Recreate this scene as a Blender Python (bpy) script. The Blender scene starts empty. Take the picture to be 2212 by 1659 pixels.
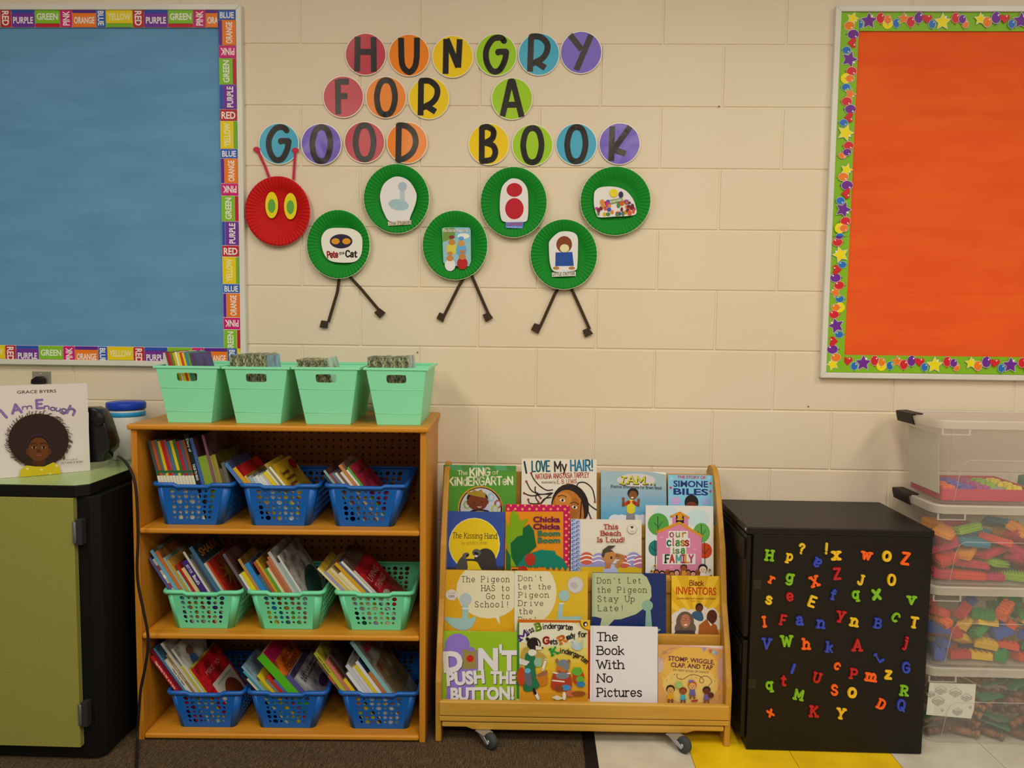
import bpy, math, random
from mathutils import Vector, Matrix
from math import sin, cos, pi, radians, sqrt, atan2, tan
scene = bpy.context.scene
COL = scene.collection
# ------------------------------------------------------------------ camera, light, exposure
F_PX, CAM = 1700.0, Vector((0.0, -2.7153, 1.286))
PITCH, YAW, ROLL = radians(4.412), radians(-1.609), radians(0.699)
_f = Vector((sin(YAW)*cos(PITCH), cos(YAW)*cos(PITCH), -sin(PITCH)))
_r = Vector((cos(YAW), -sin(YAW), 0.0)); _u = _r.cross(_f)
RT = _r*cos(ROLL) + _u*sin(ROLL); UP = _u*cos(ROLL) - _r*sin(ROLL); FW = _f
cd = bpy.data.cameras.new('camera'); cam = bpy.data.objects.new('camera', cd); COL.objects.link(cam)
cam.matrix_world = Matrix(((RT.x, UP.x, -FW.x, CAM.x), (RT.y, UP.y, -FW.y, CAM.y), (RT.z, UP.z, -FW.z, CAM.z), (0, 0, 0, 1)))
cd.sensor_width = 36.0; cd.lens = F_PX/2212*36; cd.clip_start = .05
scene.camera = cam
w = bpy.data.worlds.new('room_light'); scene.world = w; w.use_nodes = True
w.node_tree.nodes['Background'].inputs[0].default_value = (1.0, .87, .70, 1)
w.node_tree.nodes['Background'].inputs[1].default_value = .22
def area_light(name, loc, sx, sy, power, color=(1, .86, .67), rot=(0, 0, 0)):
    l = bpy.data.lights.new(name, 'AREA'); l.shape = 'RECTANGLE'; l.size = sx; l.size_y = sy; l.energy = power; l.color = color
    o = bpy.data.objects.new(name, l); COL.objects.link(o); o.location = loc; o.rotation_euler = rot
    return o
for lx, ly, lp in ((-1.5, -1.95, 23), (.35, -1.95, 27.5), (2.2, -1.95, 26), (-1.5, -4.3, 39), (.35, -4.3, 39), (2.2, -4.3, 39)):
    area_light('ceiling_light', (lx, ly, 2.85), .6, 1.2, lp)
vs = scene.view_settings
vs.view_transform = 'Standard'; vs.look = 'None'; vs.gamma = 1.0; vs.exposure = 0.05
try: vs.use_curve_mapping = False
except Exception: pass
try: scene.cycles.use_denoising = True
except Exception: pass
scene.cycles.transparent_max_bounces = 24; scene.cycles.max_bounces = 8

# ------------------------------------------------------------------ pixel rays (2212 x 1659 photo) onto real planes
def ray(px, py): return FW*F_PX + RT*(px-1106) - UP*(py-829.5)
def on_plane(px, py, O, N):
    d = ray(px, py); return CAM + d*((O-CAM).dot(N)/d.dot(N))
def onY(px, py, Y): return on_plane(px, py, Vector((0, Y, 0)), Vector((0, 1, 0)))
def onZ(px, py, Z): return on_plane(px, py, Vector((0, 0, Z)), Vector((0, 0, 1)))
def onX(px, py, X): return on_plane(px, py, Vector((X, 0, 0)), Vector((1, 0, 0)))

# ------------------------------------------------------------------ materials
ILL = (.86, .74, .60)
def s2l(v): return v/12.92 if v <= .04045 else ((v+.055)/1.055)**2.4
def lin(h, ill=True):
    c = [s2l(int(h[i:i+2], 16)/255) for i in (1, 3, 5)]
    if ill: c = [min(.88, max(.006, v/k)) for v, k in zip(c, ILL)]
    return (c[0], c[1], c[2], 1)
_M = {}
def M(h, rough=.55, coat=0., spec=.22, metal=0., key=''):
    """plain material of the given colour"""
    k = (h, rough, coat, spec, metal, key)
    if k not in _M:
        m = bpy.data.materials.new(('paint_' + h[1:] + key)); m.use_nodes = True
        b = m.node_tree.nodes['Principled BSDF']
        b.inputs['Base Color'].default_value = lin(h); b.inputs['Roughness'].default_value = rough
        b.inputs['Specular IOR Level'].default_value = spec; b.inputs['Metallic'].default_value = metal
        if coat: b.inputs['Coat Weight'].default_value = coat; b.inputs['Coat Roughness'].default_value = .22
        _M[k] = m
    return _M[k]
def nodemat(name, rough=.6, spec=.4):
    m = bpy.data.materials.new(name); m.use_nodes = True
    nt = m.node_tree; b = nt.nodes['Principled BSDF']
    b.inputs['Roughness'].default_value = rough; b.inputs['Specular IOR Level'].default_value = spec
    return m, nt, b
def tex(nt, kind, scale, stretch=(1, 1, 1), coord='Object', **kw):
    tc = nt.nodes.new('ShaderNodeTexCoord'); mp = nt.nodes.new('ShaderNodeMapping'); t = nt.nodes.new(kind)
    mp.inputs['Scale'].default_value = stretch
    nt.links.new(tc.outputs[coord], mp.inputs[0]); nt.links.new(mp.outputs[0], t.inputs['Vector'])
    t.inputs['Scale'].default_value = scale
    for k, v in kw.items(): t.inputs[k].default_value = v
    return t
def ramp(nt, src, stops):
    r = nt.nodes.new('ShaderNodeValToRGB'); nt.links.new(src, r.inputs[0]); e = r.color_ramp.elements
    while len(e) < len(stops): e.new(.5)
    for el, (p, c) in zip(e, stops): el.position = p; el.color = c
    return r
def bump(nt, b, src, strength, dist):
    n = nt.nodes.new('ShaderNodeBump'); n.inputs['Strength'].default_value = strength; n.inputs['Distance'].default_value = dist
    nt.links.new(src, n.inputs['Height']); nt.links.new(n.outputs[0], b.inputs['Normal'])
def noisy(name, h1, h2, scale, stretch=(1, 1, 1), rough=.6, bmp=0., dist=.002, detail=4., lo=.35, hi=.65, coat=0., spec=.4, bscale=None):
    m, nt, b = nodemat(name, rough, spec)
    t = tex(nt, 'ShaderNodeTexNoise', scale, stretch, Detail=detail)
    r = ramp(nt, t.outputs[0], [(lo, lin(h1)), (hi, lin(h2))]); nt.links.new(r.outputs[0], b.inputs['Base Color'])
    if bmp:
        s = t if bscale is None else tex(nt, 'ShaderNodeTexNoise', bscale, stretch, Detail=3.)
        bump(nt, b, s.outputs[0], bmp, dist)
    if coat: b.inputs['Coat Weight'].default_value = coat; b.inputs['Coat Roughness'].default_value = .15
    return m

# ------------------------------------------------------------------ mesh builder (world coordinates)
ROOTM = {}
class MB:
    def __init__(s): s.v = []; s.f = []; s.mi = []; s.mats = []; s.sm = []
    def m(s, mat):
        if mat not in s.mats: s.mats.append(mat)
        return s.mats.index(mat)
    def add(s, vs_, fs, mat, smooth=False):
        n = len(s.v); k = s.m(mat); s.v += [Vector(p) for p in vs_]
        for f in fs: s.f.append([n+i for i in f]); s.mi.append(k); s.sm.append(smooth)
    def box(s, a, b, mat, T=None):
        (x0, y0, z0), (x1, y1, z1) = a, b
        vs_ = [Vector(p) for p in ((x0, y0, z0), (x1, y0, z0), (x1, y1, z0), (x0, y1, z0), (x0, y0, z1), (x1, y0, z1), (x1, y1, z1), (x0, y1, z1))]
        if T is not None: vs_ = [T @ p for p in vs_]
        s.add(vs_, [(0, 3, 2, 1), (4, 5, 6, 7), (0, 1, 5, 4), (1, 2, 6, 5), (2, 3, 7, 6), (3, 0, 4, 7)], mat)
    def prism(s, poly, h, mat, T=None, smooth=False, top=None):
        """2D outline extruded from 0 to h along local z"""
        n = len(poly); q = top or poly
        vs_ = [Vector((x, y, 0)) for x, y in poly] + [Vector((x, y, h)) for x, y in q]
        if T is not None: vs_ = [T @ p for p in vs_]
        k = s.m(mat); o = len(s.v); s.v += vs_
        for f, sm in [([i for i in range(n)][::-1], False), ([n+i for i in range(n)], False)] + [([i, (i+1) % n, n+(i+1) % n, n+i], smooth) for i in range(n)]:
            s.f.append([o+i for i in f]); s.mi.append(k); s.sm.append(sm)
    def lathe(s, prof, mat, T=None, n=32, smooth=True):
        """profile (r, z) turned about local z"""
        o = len(s.v); k = s.m(mat)
        for r, z in prof:
            for i in range(n):
                a = 2*pi*i/n; p = Vector((r*cos(a), r*sin(a), z)); s.v.append(T @ p if T is not None else p)
        for j in range(len(prof)-1):
            for i in range(n):
                s.f.append([o+j*n+i, o+j*n+(i+1) % n, o+(j+1)*n+(i+1) % n, o+(j+1)*n+i]); s.mi.append(k); s.sm.append(smooth)
        for j, rev in ((0, True), (len(prof)-1, False)):
            if prof[j][0] > 1e-6:
                q = [o+j*n+i for i in range(n)]; s.f.append(q[::-1] if rev else q); s.mi.append(k); s.sm.append(False)
    def tube(s, path, r, mat, n=8):
        path = [Vector(p) for p in path]; o = len(s.v); k = s.m(mat); ref = Vector((.31, .2, .93))
        for i, p in enumerate(path):
            t = (path[min(i+1, len(path)-1)] - path[max(i-1, 0)]).normalized()
            a = t.cross(ref).normalized(); b = t.cross(a)
            for j in range(n): s.v.append(p + (a*cos(2*pi*j/n) + b*sin(2*pi*j/n))*r)
        for i in range(len(path)-1):
            for j in range(n):
                s.f.append([o+i*n+j, o+i*n+(j+1) % n, o+(i+1)*n+(j+1) % n, o+(i+1)*n+j]); s.mi.append(k); s.sm.append(True)
        s.f.append([o+j for j in range(n)][::-1]); s.f.append([o+(len(path)-1)*n+j for j in range(n)]); s.mi += [k, k]; s.sm += [False, False]
    def build(s, name, parent=None, loc=None, bevel=0., seg=2, solid=0., rootm=None):
        me = bpy.data.meshes.new(name)
        if parent is not None: Mx = ROOTM[parent.name]
        elif rootm is not None: Mx = rootm
        else: Mx = Matrix.Translation(loc if loc is not None else (0, 0, 0))
        Mi = Mx.inverted()
        me.from_pydata([Mi @ p for p in s.v], [], s.f)
        for m_ in s.mats: me.materials.append(m_)
        me.polygons.foreach_set('material_index', s.mi); me.polygons.foreach_set('use_smooth', s.sm); me.update()
        o = bpy.data.objects.new(name, me); COL.objects.link(o)
        if parent is not None: o.parent = parent
        else: o.matrix_world = Mx
        ROOTM[o.name] = Mx
        if solid: md = o.modifiers.new('solid', 'SOLIDIFY'); md.thickness = solid; md.offset = 0
        if bevel:
            md = o.modifiers.new('bevel', 'BEVEL'); md.width = bevel; md.segments = seg; md.limit_method = 'ANGLE'; md.angle_limit = radians(50)
        return o
LABELS = {}
def tag(o, label, cat, group=None, kind=None):
    o['label'] = label; o['category'] = cat
    if group: o['group'] = group
    if kind: o['kind'] = kind
    LABELS.setdefault(label, []).append(o.name)
    return o
def thing(name, label, cat, loc=(0, 0, 0), rotz=0., group=None):
    o = bpy.data.objects.new(name, None); COL.objects.link(o); o.empty_display_size = .05
    Mx = Matrix.Translation(loc) @ Matrix.Rotation(rotz, 4, 'Z'); o.matrix_world = Mx; ROOTM[o.name] = Mx
    return tag(o, label, cat, group)
def struct(o): o['kind'] = 'structure'; return o
def frame(O, X, Y):
    """4x4 with local x, y along X, Y and z along X cross Y"""
    X = Vector(X).normalized(); Y = Vector(Y).normalized(); N = X.cross(Y).normalized(); Y = N.cross(X)
    return Matrix(((X.x, Y.x, N.x, O[0]), (X.y, Y.y, N.y, O[1]), (X.z, Y.z, N.z, O[2]), (0, 0, 0, 1)))

# ------------------------------------------------------------------ stroke lettering
_G = {
'A': (5, '0,0 2.5,7 5,0|.9,2.4 4.1,2.4'), 'B': (4.7, '.3,0 .3,7|~.3,7 2.4,7 4,6.4 4,4.4 2.4,3.8 .3,3.8|~.3,3.8 2.8,3.8 4.6,3 4.6,.8 2.8,0 .3,0'),
'C': (5, '~4.8,5.6 3.6,6.9 1.8,6.8 .3,5.2 .3,1.8 1.8,.2 3.6,.1 4.8,1.3'), 'D': (5, '.3,0 .3,7|~.3,7 2.6,7 4.4,5.9 4.9,3.5 4.4,1.1 2.6,0 .3,0'),
'E': (4.4, '4.2,7 .3,7 .3,0 4.3,0|.3,3.6 3.5,3.6'), 'F': (4.2, '4.2,7 .3,7 .3,0|.3,3.6 3.4,3.6'),
'G': (5.2, '~4.8,5.8 3.6,6.9 1.8,6.8 .3,5.2 .3,1.8 1.8,.1 3.6,.2 4.8,1.4|4.8,1.2 4.9,3.2 2.9,3.2'), 'H': (5, '.3,0 .3,7|4.7,0 4.7,7|.3,3.6 4.7,3.6'),
'I': (1.6, '.8,0 .8,7'), 'J': (3.8, '3.2,7 3.2,2|~3.2,2 2.8,.4 1.6,-.1 .4,.5 .1,1.7'), 'K': (4.9, '.3,0 .3,7|4.6,7 .3,2.8|1.7,4.2 4.8,0'),
'L': (4.2, '.3,7 .3,0 4.1,0'), 'M': (6, '.3,0 .3,7 3,2 5.7,7 5.7,0'), 'N': (5.2, '.3,0 .3,7 4.9,0 4.9,7'),
'O': (5.2, '~2.6,7 .9,6.2 .2,3.5 .9,.8 2.6,0 4.3,.8 5,3.5 4.3,6.2 2.6,7'), 'P': (4.5, '.3,0 .3,7|~.3,7 2.6,7 4.2,6.3 4.2,4 2.6,3.3 .3,3.3'),
'Q': (5.2, '~2.6,7 .9,6.2 .2,3.5 .9,.8 2.6,0 4.3,.8 5,3.5 4.3,6.2 2.6,7|2.9,1.6 5,-.7'), 'R': (4.8, '.3,0 .3,7|~.3,7 2.6,7 4.2,6.3 4.2,4.1 2.6,3.4 .3,3.4|2.3,3.4 4.7,0'),
'S': (4.6, '~4.2,5.8 3.3,6.9 1.6,6.9 .5,5.6 1.3,4.1 3.3,3.2 4.4,1.8 3.4,.2 1.5,.1 .2,1.4'), 'T': (4.8, '0,7 4.8,7|2.4,7 2.4,0'),
'U': (5, '.3,7 .3,2.2|~.3,2.2 .9,.6 2.5,0 4.1,.6 4.7,2.2|4.7,2.2 4.7,7'), 'V': (5, '0,7 2.5,0 5,7'), 'W': (7, '0,7 1.8,0 3.5,6 5.2,0 7,7'),
'X': (4.8, '.1,7 4.7,0|4.7,7 .1,0'), 'Y': (4.8, '0,7 2.4,3.4 4.8,7|2.4,3.4 2.4,0'), 'Z': (4.6, '.2,7 4.4,7 .1,0 4.5,0'),
'a': (4.2, '~.5,4 1.8,4.9 3.2,4.5 3.6,3.3|3.6,3.4 3.6,0|~3.6,2.8 1.6,2.6 .2,1.5 .8,.1 2.3,.1 3.6,1.2'), 'b': (4.3, '.3,7 .3,0|~.3,3.6 1.6,4.8 3.2,4.5 4,2.4 3.2,.3 1.6,0 .3,1.2'),
'c': (3.9, '~3.7,3.8 2.6,4.8 1.2,4.6 .2,2.4 1.2,.2 2.6,0 3.7,1'), 'd': (4.3, '4,7 4,0|~4,3.6 2.7,4.8 1.1,4.5 .3,2.4 1.1,.3 2.7,0 4,1.2'),
'e': (4.1, '~.3,2.5 3.8,2.5 3.3,4.3 2,4.9 .7,4.2 .2,2.4 .9,.5 2.2,0 3.7,.9'), 'f': (3, '~3,6.4 2.2,7 1.3,6.4 1.1,5|1.1,5.2 1.1,0|.1,4.6 2.7,4.6'),
'g': (4.3, '4,4.8 4,0|~4,.2 3.6,-1.6 2,-2.2 .5,-1.6|~4,3.6 2.7,4.8 1.1,4.5 .3,2.5 1.1,.6 2.7,.3 4,1.4'), 'h': (4.3, '.3,7 .3,0|~.3,3.2 1.3,4.6 2.8,4.8 3.8,3.6|3.8,3.7 3.8,0'),
'i': (1.6, '.8,4.8 .8,0|.8,6.6 .8,6.9'), 'j': (2.2, '1.6,4.8 1.6,-1|~1.6,-.8 1.2,-2 0,-2.1|1.6,6.6 1.6,6.9'), 'k': (4.1, '.3,7 .3,0|3.6,4.7 .3,1.8|1.5,2.8 4,0'),
'l': (1.6, '.8,7 .8,0'), 'm': (6.6, '.3,4.8 .3,0|~.3,3.2 1.2,4.6 2.3,4.8 3.2,3.6|3.2,3.7 3.2,0|~3.2,3.2 4.1,4.6 5.2,4.8 6.1,3.6|6.1,3.7 6.1,0'),
'n': (4.3, '.3,4.8 .3,0|~.3,3.2 1.3,4.6 2.8,4.8 3.8,3.6|3.8,3.7 3.8,0'), 'o': (4.3, '~2.15,4.9 .8,4.3 .2,2.4 .8,.5 2.15,0 3.5,.5 4.1,2.4 3.5,4.3 2.15,4.9'),
'p': (4.3, '.3,4.8 .3,-2.2|~.3,3.6 1.6,4.8 3.2,4.5 4,2.4 3.2,.3 1.6,0 .3,1.2'), 'q': (4.3, '4,4.8 4,-2.2|~4,3.6 2.7,4.8 1.1,4.5 .3,2.4 1.1,.3 2.7,0 4,1.2'),
'r': (3.1, '.4,4.8 .4,0|~.4,3 1.2,4.4 2.2,4.9 3,4.5'), 's': (3.8, '~3.4,4 2.5,4.8 1.2,4.8 .4,3.8 1.2,2.8 2.7,2.2 3.5,1.2 2.7,.1 1.1,.1 .2,1'),
't': (3, '1.2,6.4 1.2,1.2|~1.2,1.4 1.5,.2 2.3,0 3,.4|.1,4.7 2.7,4.7'), 'u': (4.3, '.4,4.8 .4,1.4|~.4,1.5 .9,.2 2.2,0 3.8,1.6|3.8,4.8 3.8,0'),
'v': (4.1, '.1,4.8 2.05,0 4,4.8'), 'w': (5.8, '.1,4.8 1.5,0 2.9,4.4 4.3,0 5.7,4.8'), 'x': (4, '.2,4.8 3.8,0|3.8,4.8 .2,0'), 'y': (4.1, '.1,4.8 2.1,.2|4,4.8 1.2,-2.2'),
'z': (3.8, '.3,4.8 3.5,4.8 .2,0 3.7,0'), '!': (1.6, '.8,7 .8,2.2|.8,.3 .8,0'), '?': (4, '~.2,5.6 1,6.9 2.8,6.9 3.6,5.4 2.4,4 1.9,2.6|1.9,2.6 1.9,2|1.9,.3 1.9,0'),
"'": (1.2, '.7,7 .5,5.2'), '.': (1.4, '.7,.3 .7,0'), ',': (1.4, '.8,.4 .4,-1'), '-': (3, '.3,2.6 2.7,2.6'), '(': (2, '~1.8,7.4 .6,5.4 .4,3 .6,.6 1.8,-1.4'),
')': (2, '~.2,7.4 1.4,5.4 1.6,3 1.4,.6 .2,-1.4'), ' ': (2.6, ''), '5': (4.2, '3.7,7 .7,7 .5,4|~.5,4 2.2,4.4 3.8,3.4 3.8,1.2 2.2,0 .3,.6'), '2': (4.2, '~.3,5.5 1.2,6.9 3,6.9 3.7,5.4 2.4,3 .3,0|.3,0 4,0')}
def catmull(p, n=5):
    closed = (p[0] == p[-1]); out = []
    q = [p[-2]] + p + [p[1]] if closed else [p[0]] + p + [p[-1]]
    for i in range(1, len(q)-2):
        for k in range(n):
            t = k/n; a, b, c, d = q[i-1:i+3]
            out.append(tuple(.5*(2*b[j] + (c[j]-a[j])*t + (2*a[j]-5*b[j]+4*c[j]-d[j])*t*t + (3*b[j]-a[j]-3*c[j]+d[j])*t**3) for j in (0, 1)))
    return out + [p[-1]]
_S = {}
def strokes(ch, serif=0.):
    if (ch, serif) in _S: return _S[ch, serif]
    adv, src = _G.get(ch, _G['o']); res = []
    for st in src.split('|') if src else []:
        sm = st.startswith('~'); p = [tuple(float(c) for c in q.split(',')) for q in st.lstrip('~').split()]
        P = catmull(p) if sm else p; res.append(P)
        if serif and not sm and ch not in "!?.,'-()i" or (serif and ch == 'i' and p[0][1] == 4.8):
            for a, b in ((p[0], p[1]), (p[-1], p[-2])):
                if abs(a[1]-b[1]) > 1.2*abs(a[0]-b[0]) and min(abs(a[1]-y) for y in (0, 4.8, 7, -2.2)) < .15:
                    half = ch.islower() and a[1] > 3 and ch not in 'vwxy'
                    if ch in 'ad' and a[1] < 1 or ch in 'gq' and a[1] > 3: res.append([(a[0]-.1, a[1]), (a[0]+serif, a[1])]); continue
                    if ch in 'gf' and a[1] < 1 and ch == 'g': continue
                    if ch == 'a' and a[1] > 3: continue
                    if (ch in 'hnmbpruk' and a[1] > 3) or half: res.append([(a[0]-serif, a[1]), (a[0]+.1, a[1])])
                    else: res.append([(a[0]-serif, a[1]), (a[0]+serif, a[1])])
    _S[ch, serif] = (adv, res)
    return adv, res
def layout(s, serif=0., gap=1.1, mono=0):
    """[(polyline in letter units)], total advance"""
    x = 0.; out = []
    for ch in s:
        adv, st = strokes(ch, serif)
        a = adv
        if mono: off = (mono-adv)/2; a = mono-gap
        else: off = 0
        for P in st: out.append([(px+x+off, py) for px, py in P])
        x += a + gap
    return out, max(.1, x-gap)
_B = {}
def bfont(s, off=0.):
    """filled glyphs of the built-in sans: (polys in units of cap height, width)"""
    if (s, off) not in _B:
        cu = bpy.data.curves.new('lettering', 'FONT'); cu.body = s; cu.offset = off; cu.resolution_u = 3
        ob = bpy.data.objects.new('lettering', cu); COL.objects.link(ob)
        dg = bpy.context.evaluated_depsgraph_get(); dg.update()
        me = bpy.data.meshes.new_from_object(ob.evaluated_get(dg))
        vs_ = [(v.co.x/.73, v.co.y/.73) for v in me.vertices]
        polys = [[vs_[i] for i in p.vertices] for p in me.polygons]
        x0 = min([p[0] for p in vs_] or [0]); x1 = max([p[0] for p in vs_] or [1])
        bpy.data.objects.remove(ob); bpy.data.curves.remove(cu); bpy.data.meshes.remove(me)
        _B[s, off] = ([[(x-x0, y) for x, y in p] for p in polys], x1-x0)
    return _B[s, off]

# ------------------------------------------------------------------ printing on a flat surface
def clip(poly, r):
    for ax, lim, sg in ((0, r[0], 1), (0, r[2], -1), (1, r[1], 1), (1, r[3], -1)):
        out = []
        for i, p in enumerate(poly):
            q = poly[i-1]; a = (p[ax]-lim)*sg; b = (q[ax]-lim)*sg
            if (a >= 0) != (b >= 0):
                t = b/(b-a); out.append((q[0]+(p[0]-q[0])*t, q[1]+(p[1]-q[1])*t))
            if a >= 0: out.append(p)
        poly = out
        if len(poly) < 3: return []
    return poly
class Art:
    """flat shapes laid on a plane T (local x right, y up, z out); pixel input goes through the photo's rays onto that plane"""
    def __init__(s, mb, T, rect, base=.0004, eps=.00006, rough=.5, coat=0., crop=None):
        s.mb, s.T, s.rect, s.z, s.eps, s.rough, s.coat = mb, T, rect, base, eps, rough, coat
        s.Ti = T.inverted(); s.O = T.translation.copy(); s.N = T.to_3x3() @ Vector((0, 0, 1)); s.crop = crop
    def uv(s, p):
        if s.crop is None: return p
        x0, y0, k = s.crop
        q = s.Ti @ on_plane(x0+p[0]/k, y0+p[1]/k, s.O, s.N); return (q.x, q.y)
    def raw(s, poly, col):
        poly = clip(poly, s.rect) if s.rect else poly
        if len(poly) < 3: return
        a = sum(poly[i-1][0]*poly[i][1]-poly[i][0]*poly[i-1][1] for i in range(len(poly)))
        if abs(a) < 1e-9: return
        if a < 0: poly = poly[::-1]
        s.mb.add([s.T @ Vector((x, y, s.z)) for x, y in poly], [list(range(len(poly)))], col if not isinstance(col, str) else M(col, s.rough, s.coat))
        s.z += 1e-7
    def up(s): s.z += s.eps
    def poly(s, pts, col, smooth=False):
        if smooth: pts = catmull(list(pts)+[pts[0]], 4)[:-1]
        s.up(); s.raw([s.uv(p) for p in pts], col)
    def rect_(s, x0, y0, x1, y1, col): s.poly([(x0, y0), (x1, y0), (x1, y1), (x0, y1)], col)
    def ell(s, cx, cy, rx, ry, col, rot=0., n=24, a0=0., a1=2*pi):
        c, d = cos(rot), sin(rot); full = abs(a1-a0-2*pi) < 1e-6
        pts = [(rx*cos(a0+(a1-a0)*i/n), ry*sin(a0+(a1-a0)*i/n)) for i in range(n if full else n+1)]
        s.poly([(cx+x*c-y*d, cy+x*d+y*c) for x, y in pts], col)
    def star(s, cx, cy, r, col, rot=0., k=.5, n=5):
        s.poly([(cx+r*(1 if i % 2 == 0 else k)*sin(rot+pi*i/n), cy-r*(1 if i % 2 == 0 else k)*cos(rot+pi*i/n)) for i in range(2*n)], col)
    def stroke(s, pts, hw, col, caps=True):
        """polyline in plane units"""
        for i in range(len(pts)-1):
            (ax, ay), (bx, by) = pts[i], pts[i+1]; L = math.hypot(bx-ax, by-ay)
            if L < 1e-9: continue
            nx, ny = -(by-ay)/L*hw, (bx-ax)/L*hw
            s.raw([(ax+nx, ay+ny), (ax-nx, ay-ny), (bx-nx, by-ny), (bx+nx, by+ny)], col)
        for i, (x, y) in enumerate(pts):
            if caps or 0 < i < len(pts)-1: s.raw([(x+hw*cos(k*pi/4), y+hw*sin(k*pi/4)) for k in range(8)], col)
    def line(s, pts, w, col, smooth=False, caps=True):
        """polyline in input units, w its width"""
        if smooth: pts = catmull(list(pts), 5)
        s.up(); q = [s.uv(p) for p in pts]
        k = math.hypot(q[1][0]-q[0][0], q[1][1]-q[0][1])/max(1e-9, math.hypot(pts[1][0]-pts[0][0], pts[1][1]-pts[0][1]))
        s.stroke(q, w/2*k, col, caps)
    def text(s, t, x0, y0, x1, y1, h, col, font='sans', bold=0., wt=.5, serif=.8, mono=0, cols=None):
        """writing whose baseline runs from (x0,y0) to (x1,y1); h the cap height (input units)"""
        s.up(); a = s.uv((x0, y0)); b = s.uv((x1, y1)); L = math.hypot(b[0]-a[0], b[1]-a[1]); ex = ((b[0]-a[0])/L, (b[1]-a[1])/L); ey = (-ex[1], ex[0])
        hh = h*L/math.hypot(x1-x0, y1-y0)
        f = lambda u, v: (a[0]+ex[0]*u+ey[0]*v, a[1]+ex[1]*u+ey[1]*v)
        if font == 'sans':
            polys, W = bfont(t, bold)
            for p in polys: s.raw([f(x*L/W, y*hh) for x, y in p], col)
        else:
            st, W = layout(t, serif if font == 'slab' else 0., 1.1, mono); kx, ky = L/W, hh/7
            for P in st: s.stroke([f(x*kx, y*ky) for x, y in P], wt*ky, col, font != 'butt')

# ================================================================== ROOM SHELL
from mathutils import noise as NZ
B = .2032; JX = -.8062; JZ = 2.42
def wallpt(px, py, off=0.): return onY(px, py, -off)
def wallT(px, py, off=0., rot=0.):
    return frame(wallpt(px, py, off), (cos(rot), 0, sin(rot)), (-sin(rot), 0, cos(rot)))
wall_mat, nt, b = nodemat('painted_block', .55, .35)
t = tex(nt, 'ShaderNodeTexNoise', 1.3, Detail=3.)
r = ramp(nt, t.outputs[0], [(.3, lin('#d3ba9a')), (.7, lin('#d9c3a3'))]); nt.links.new(r.outputs[0], b.inputs['Base Color'])
t2 = tex(nt, 'ShaderNodeTexNoise', 120., Detail=5., Roughness=.65); bump(nt, b, t2.outputs[0], .35, .0018)
mb = MB(); g = .0045; dep = .0032
for row in range(-3, 12):
    z1 = JZ-row*B; z0 = z1-B
    for k in range(-14, 22, 2):
        k2 = k + (row % 2); x0 = JX+k2*B; x1 = x0+2*B
        q = [(x0+g, 0, z0+g), (x1-g, 0, z0+g), (x1-g, 0, z1-g), (x0+g, 0, z1-g)]
        h = [(x0+.002, dep, z0+.002), (x1-.002, dep, z0+.002), (x1-.002, dep, z1-.002), (x0+.002, dep, z1-.002)]
        e = [(x0, dep, z0), (x1, dep, z0), (x1, dep, z1), (x0, dep, z1)]
        mb.add(q+h+e, [(0, 1, 2, 3)] + [(4+i, 4+(i+1) % 4, (i+1) % 4, i) for i in range(4)] + [(8+i, 8+(i+1) % 4, 4+(i+1) % 4, 4+i) for i in range(4)], wall_mat)
struct(mb.build('wall_back'))

# floor: pale vinyl tiles with a yellow run two tiles wide
fm, nt, b = nodemat('vinyl_tile_pale', .38, .45)
t = tex(nt, 'ShaderNodeTexNoise', 9., Detail=6.); r = ramp(nt, t.outputs[0], [(.35, lin('#b7a88e')), (.7, lin('#c9bba0'))]); nt.links.new(r.outputs[0], b.inputs['Base Color'])
fy = noisy('vinyl_tile_yellow', '#cfa306', '#e0b412', 9., rough=.36, detail=6.)
mb = MB(); TS = .3048
for i in range(-11, 9):
    for j in range(0, 18):
        x0 = .487+i*TS; y1 = .02-j*TS; gg = .0006; xl = max(x0+gg, .168)
        if xl > x0+TS-gg: continue
        mb.add([(xl, y1-TS+gg, 0), (x0+TS-gg, y1-TS+gg, 0), (x0+TS-gg, y1-gg, 0), (xl, y1-gg, 0)], [(0, 1, 2, 3)], fy if i in (0, 1) else fm)
mb.add([(-3, -5.5, -.006), (3.2, -5.5, -.006), (3.2, .02, -.006), (-3, .02, -.006)], [(0, 1, 2, 3)], M('#5a5044'))
struct(mb.build('floor'))
# carpet with its black edge strip
cm, nt, b = nodemat('ribbed_carpet', .95, .1)
t = tex(nt, 'ShaderNodeTexNoise', 60., (6, .45, 1), Detail=6., Roughness=.7); t2 = tex(nt, 'ShaderNodeTexNoise', 420., (1, .5, 1), Detail=3.)
mx = nt.nodes.new('ShaderNodeMix'); mx.inputs[0].default_value = .5; nt.links.new(t.outputs[0], mx.inputs[2]); nt.links.new(t2.outputs[0], mx.inputs[3])
r = ramp(nt, mx.outputs[0], [(.36, lin('#20140e')), (.5, lin('#4e3a28')), (.64, lin('#7a6444'))]); nt.links.new(r.outputs[0], b.inputs['Base Color']); bump(nt, b, mx.outputs[0], .9, .006)
car = thing('carpet', 'brown ribbed carpet with black edge strip under the bookcase', 'carpet', (-1, -1, 0))
mb = MB(); mb.box((-3, -5.5, -.0055), (.1665, -.01, 0), cm); mb.build('pile', car)
mb = MB(); mb.add([(.166, y, z) for y in (-5.5, -.02) for z in (-.004, .002)] + [(.192, y, .003) for y in (-5.5, -.02)] + [(.205, y, .0004) for y in (-5.5, -.02)], [(0, 2, 3, 1), (1, 3, 5, 4), (4, 5, 7, 6)], M('#16100e', .6)); mb.build('edge_strip', car)

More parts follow.
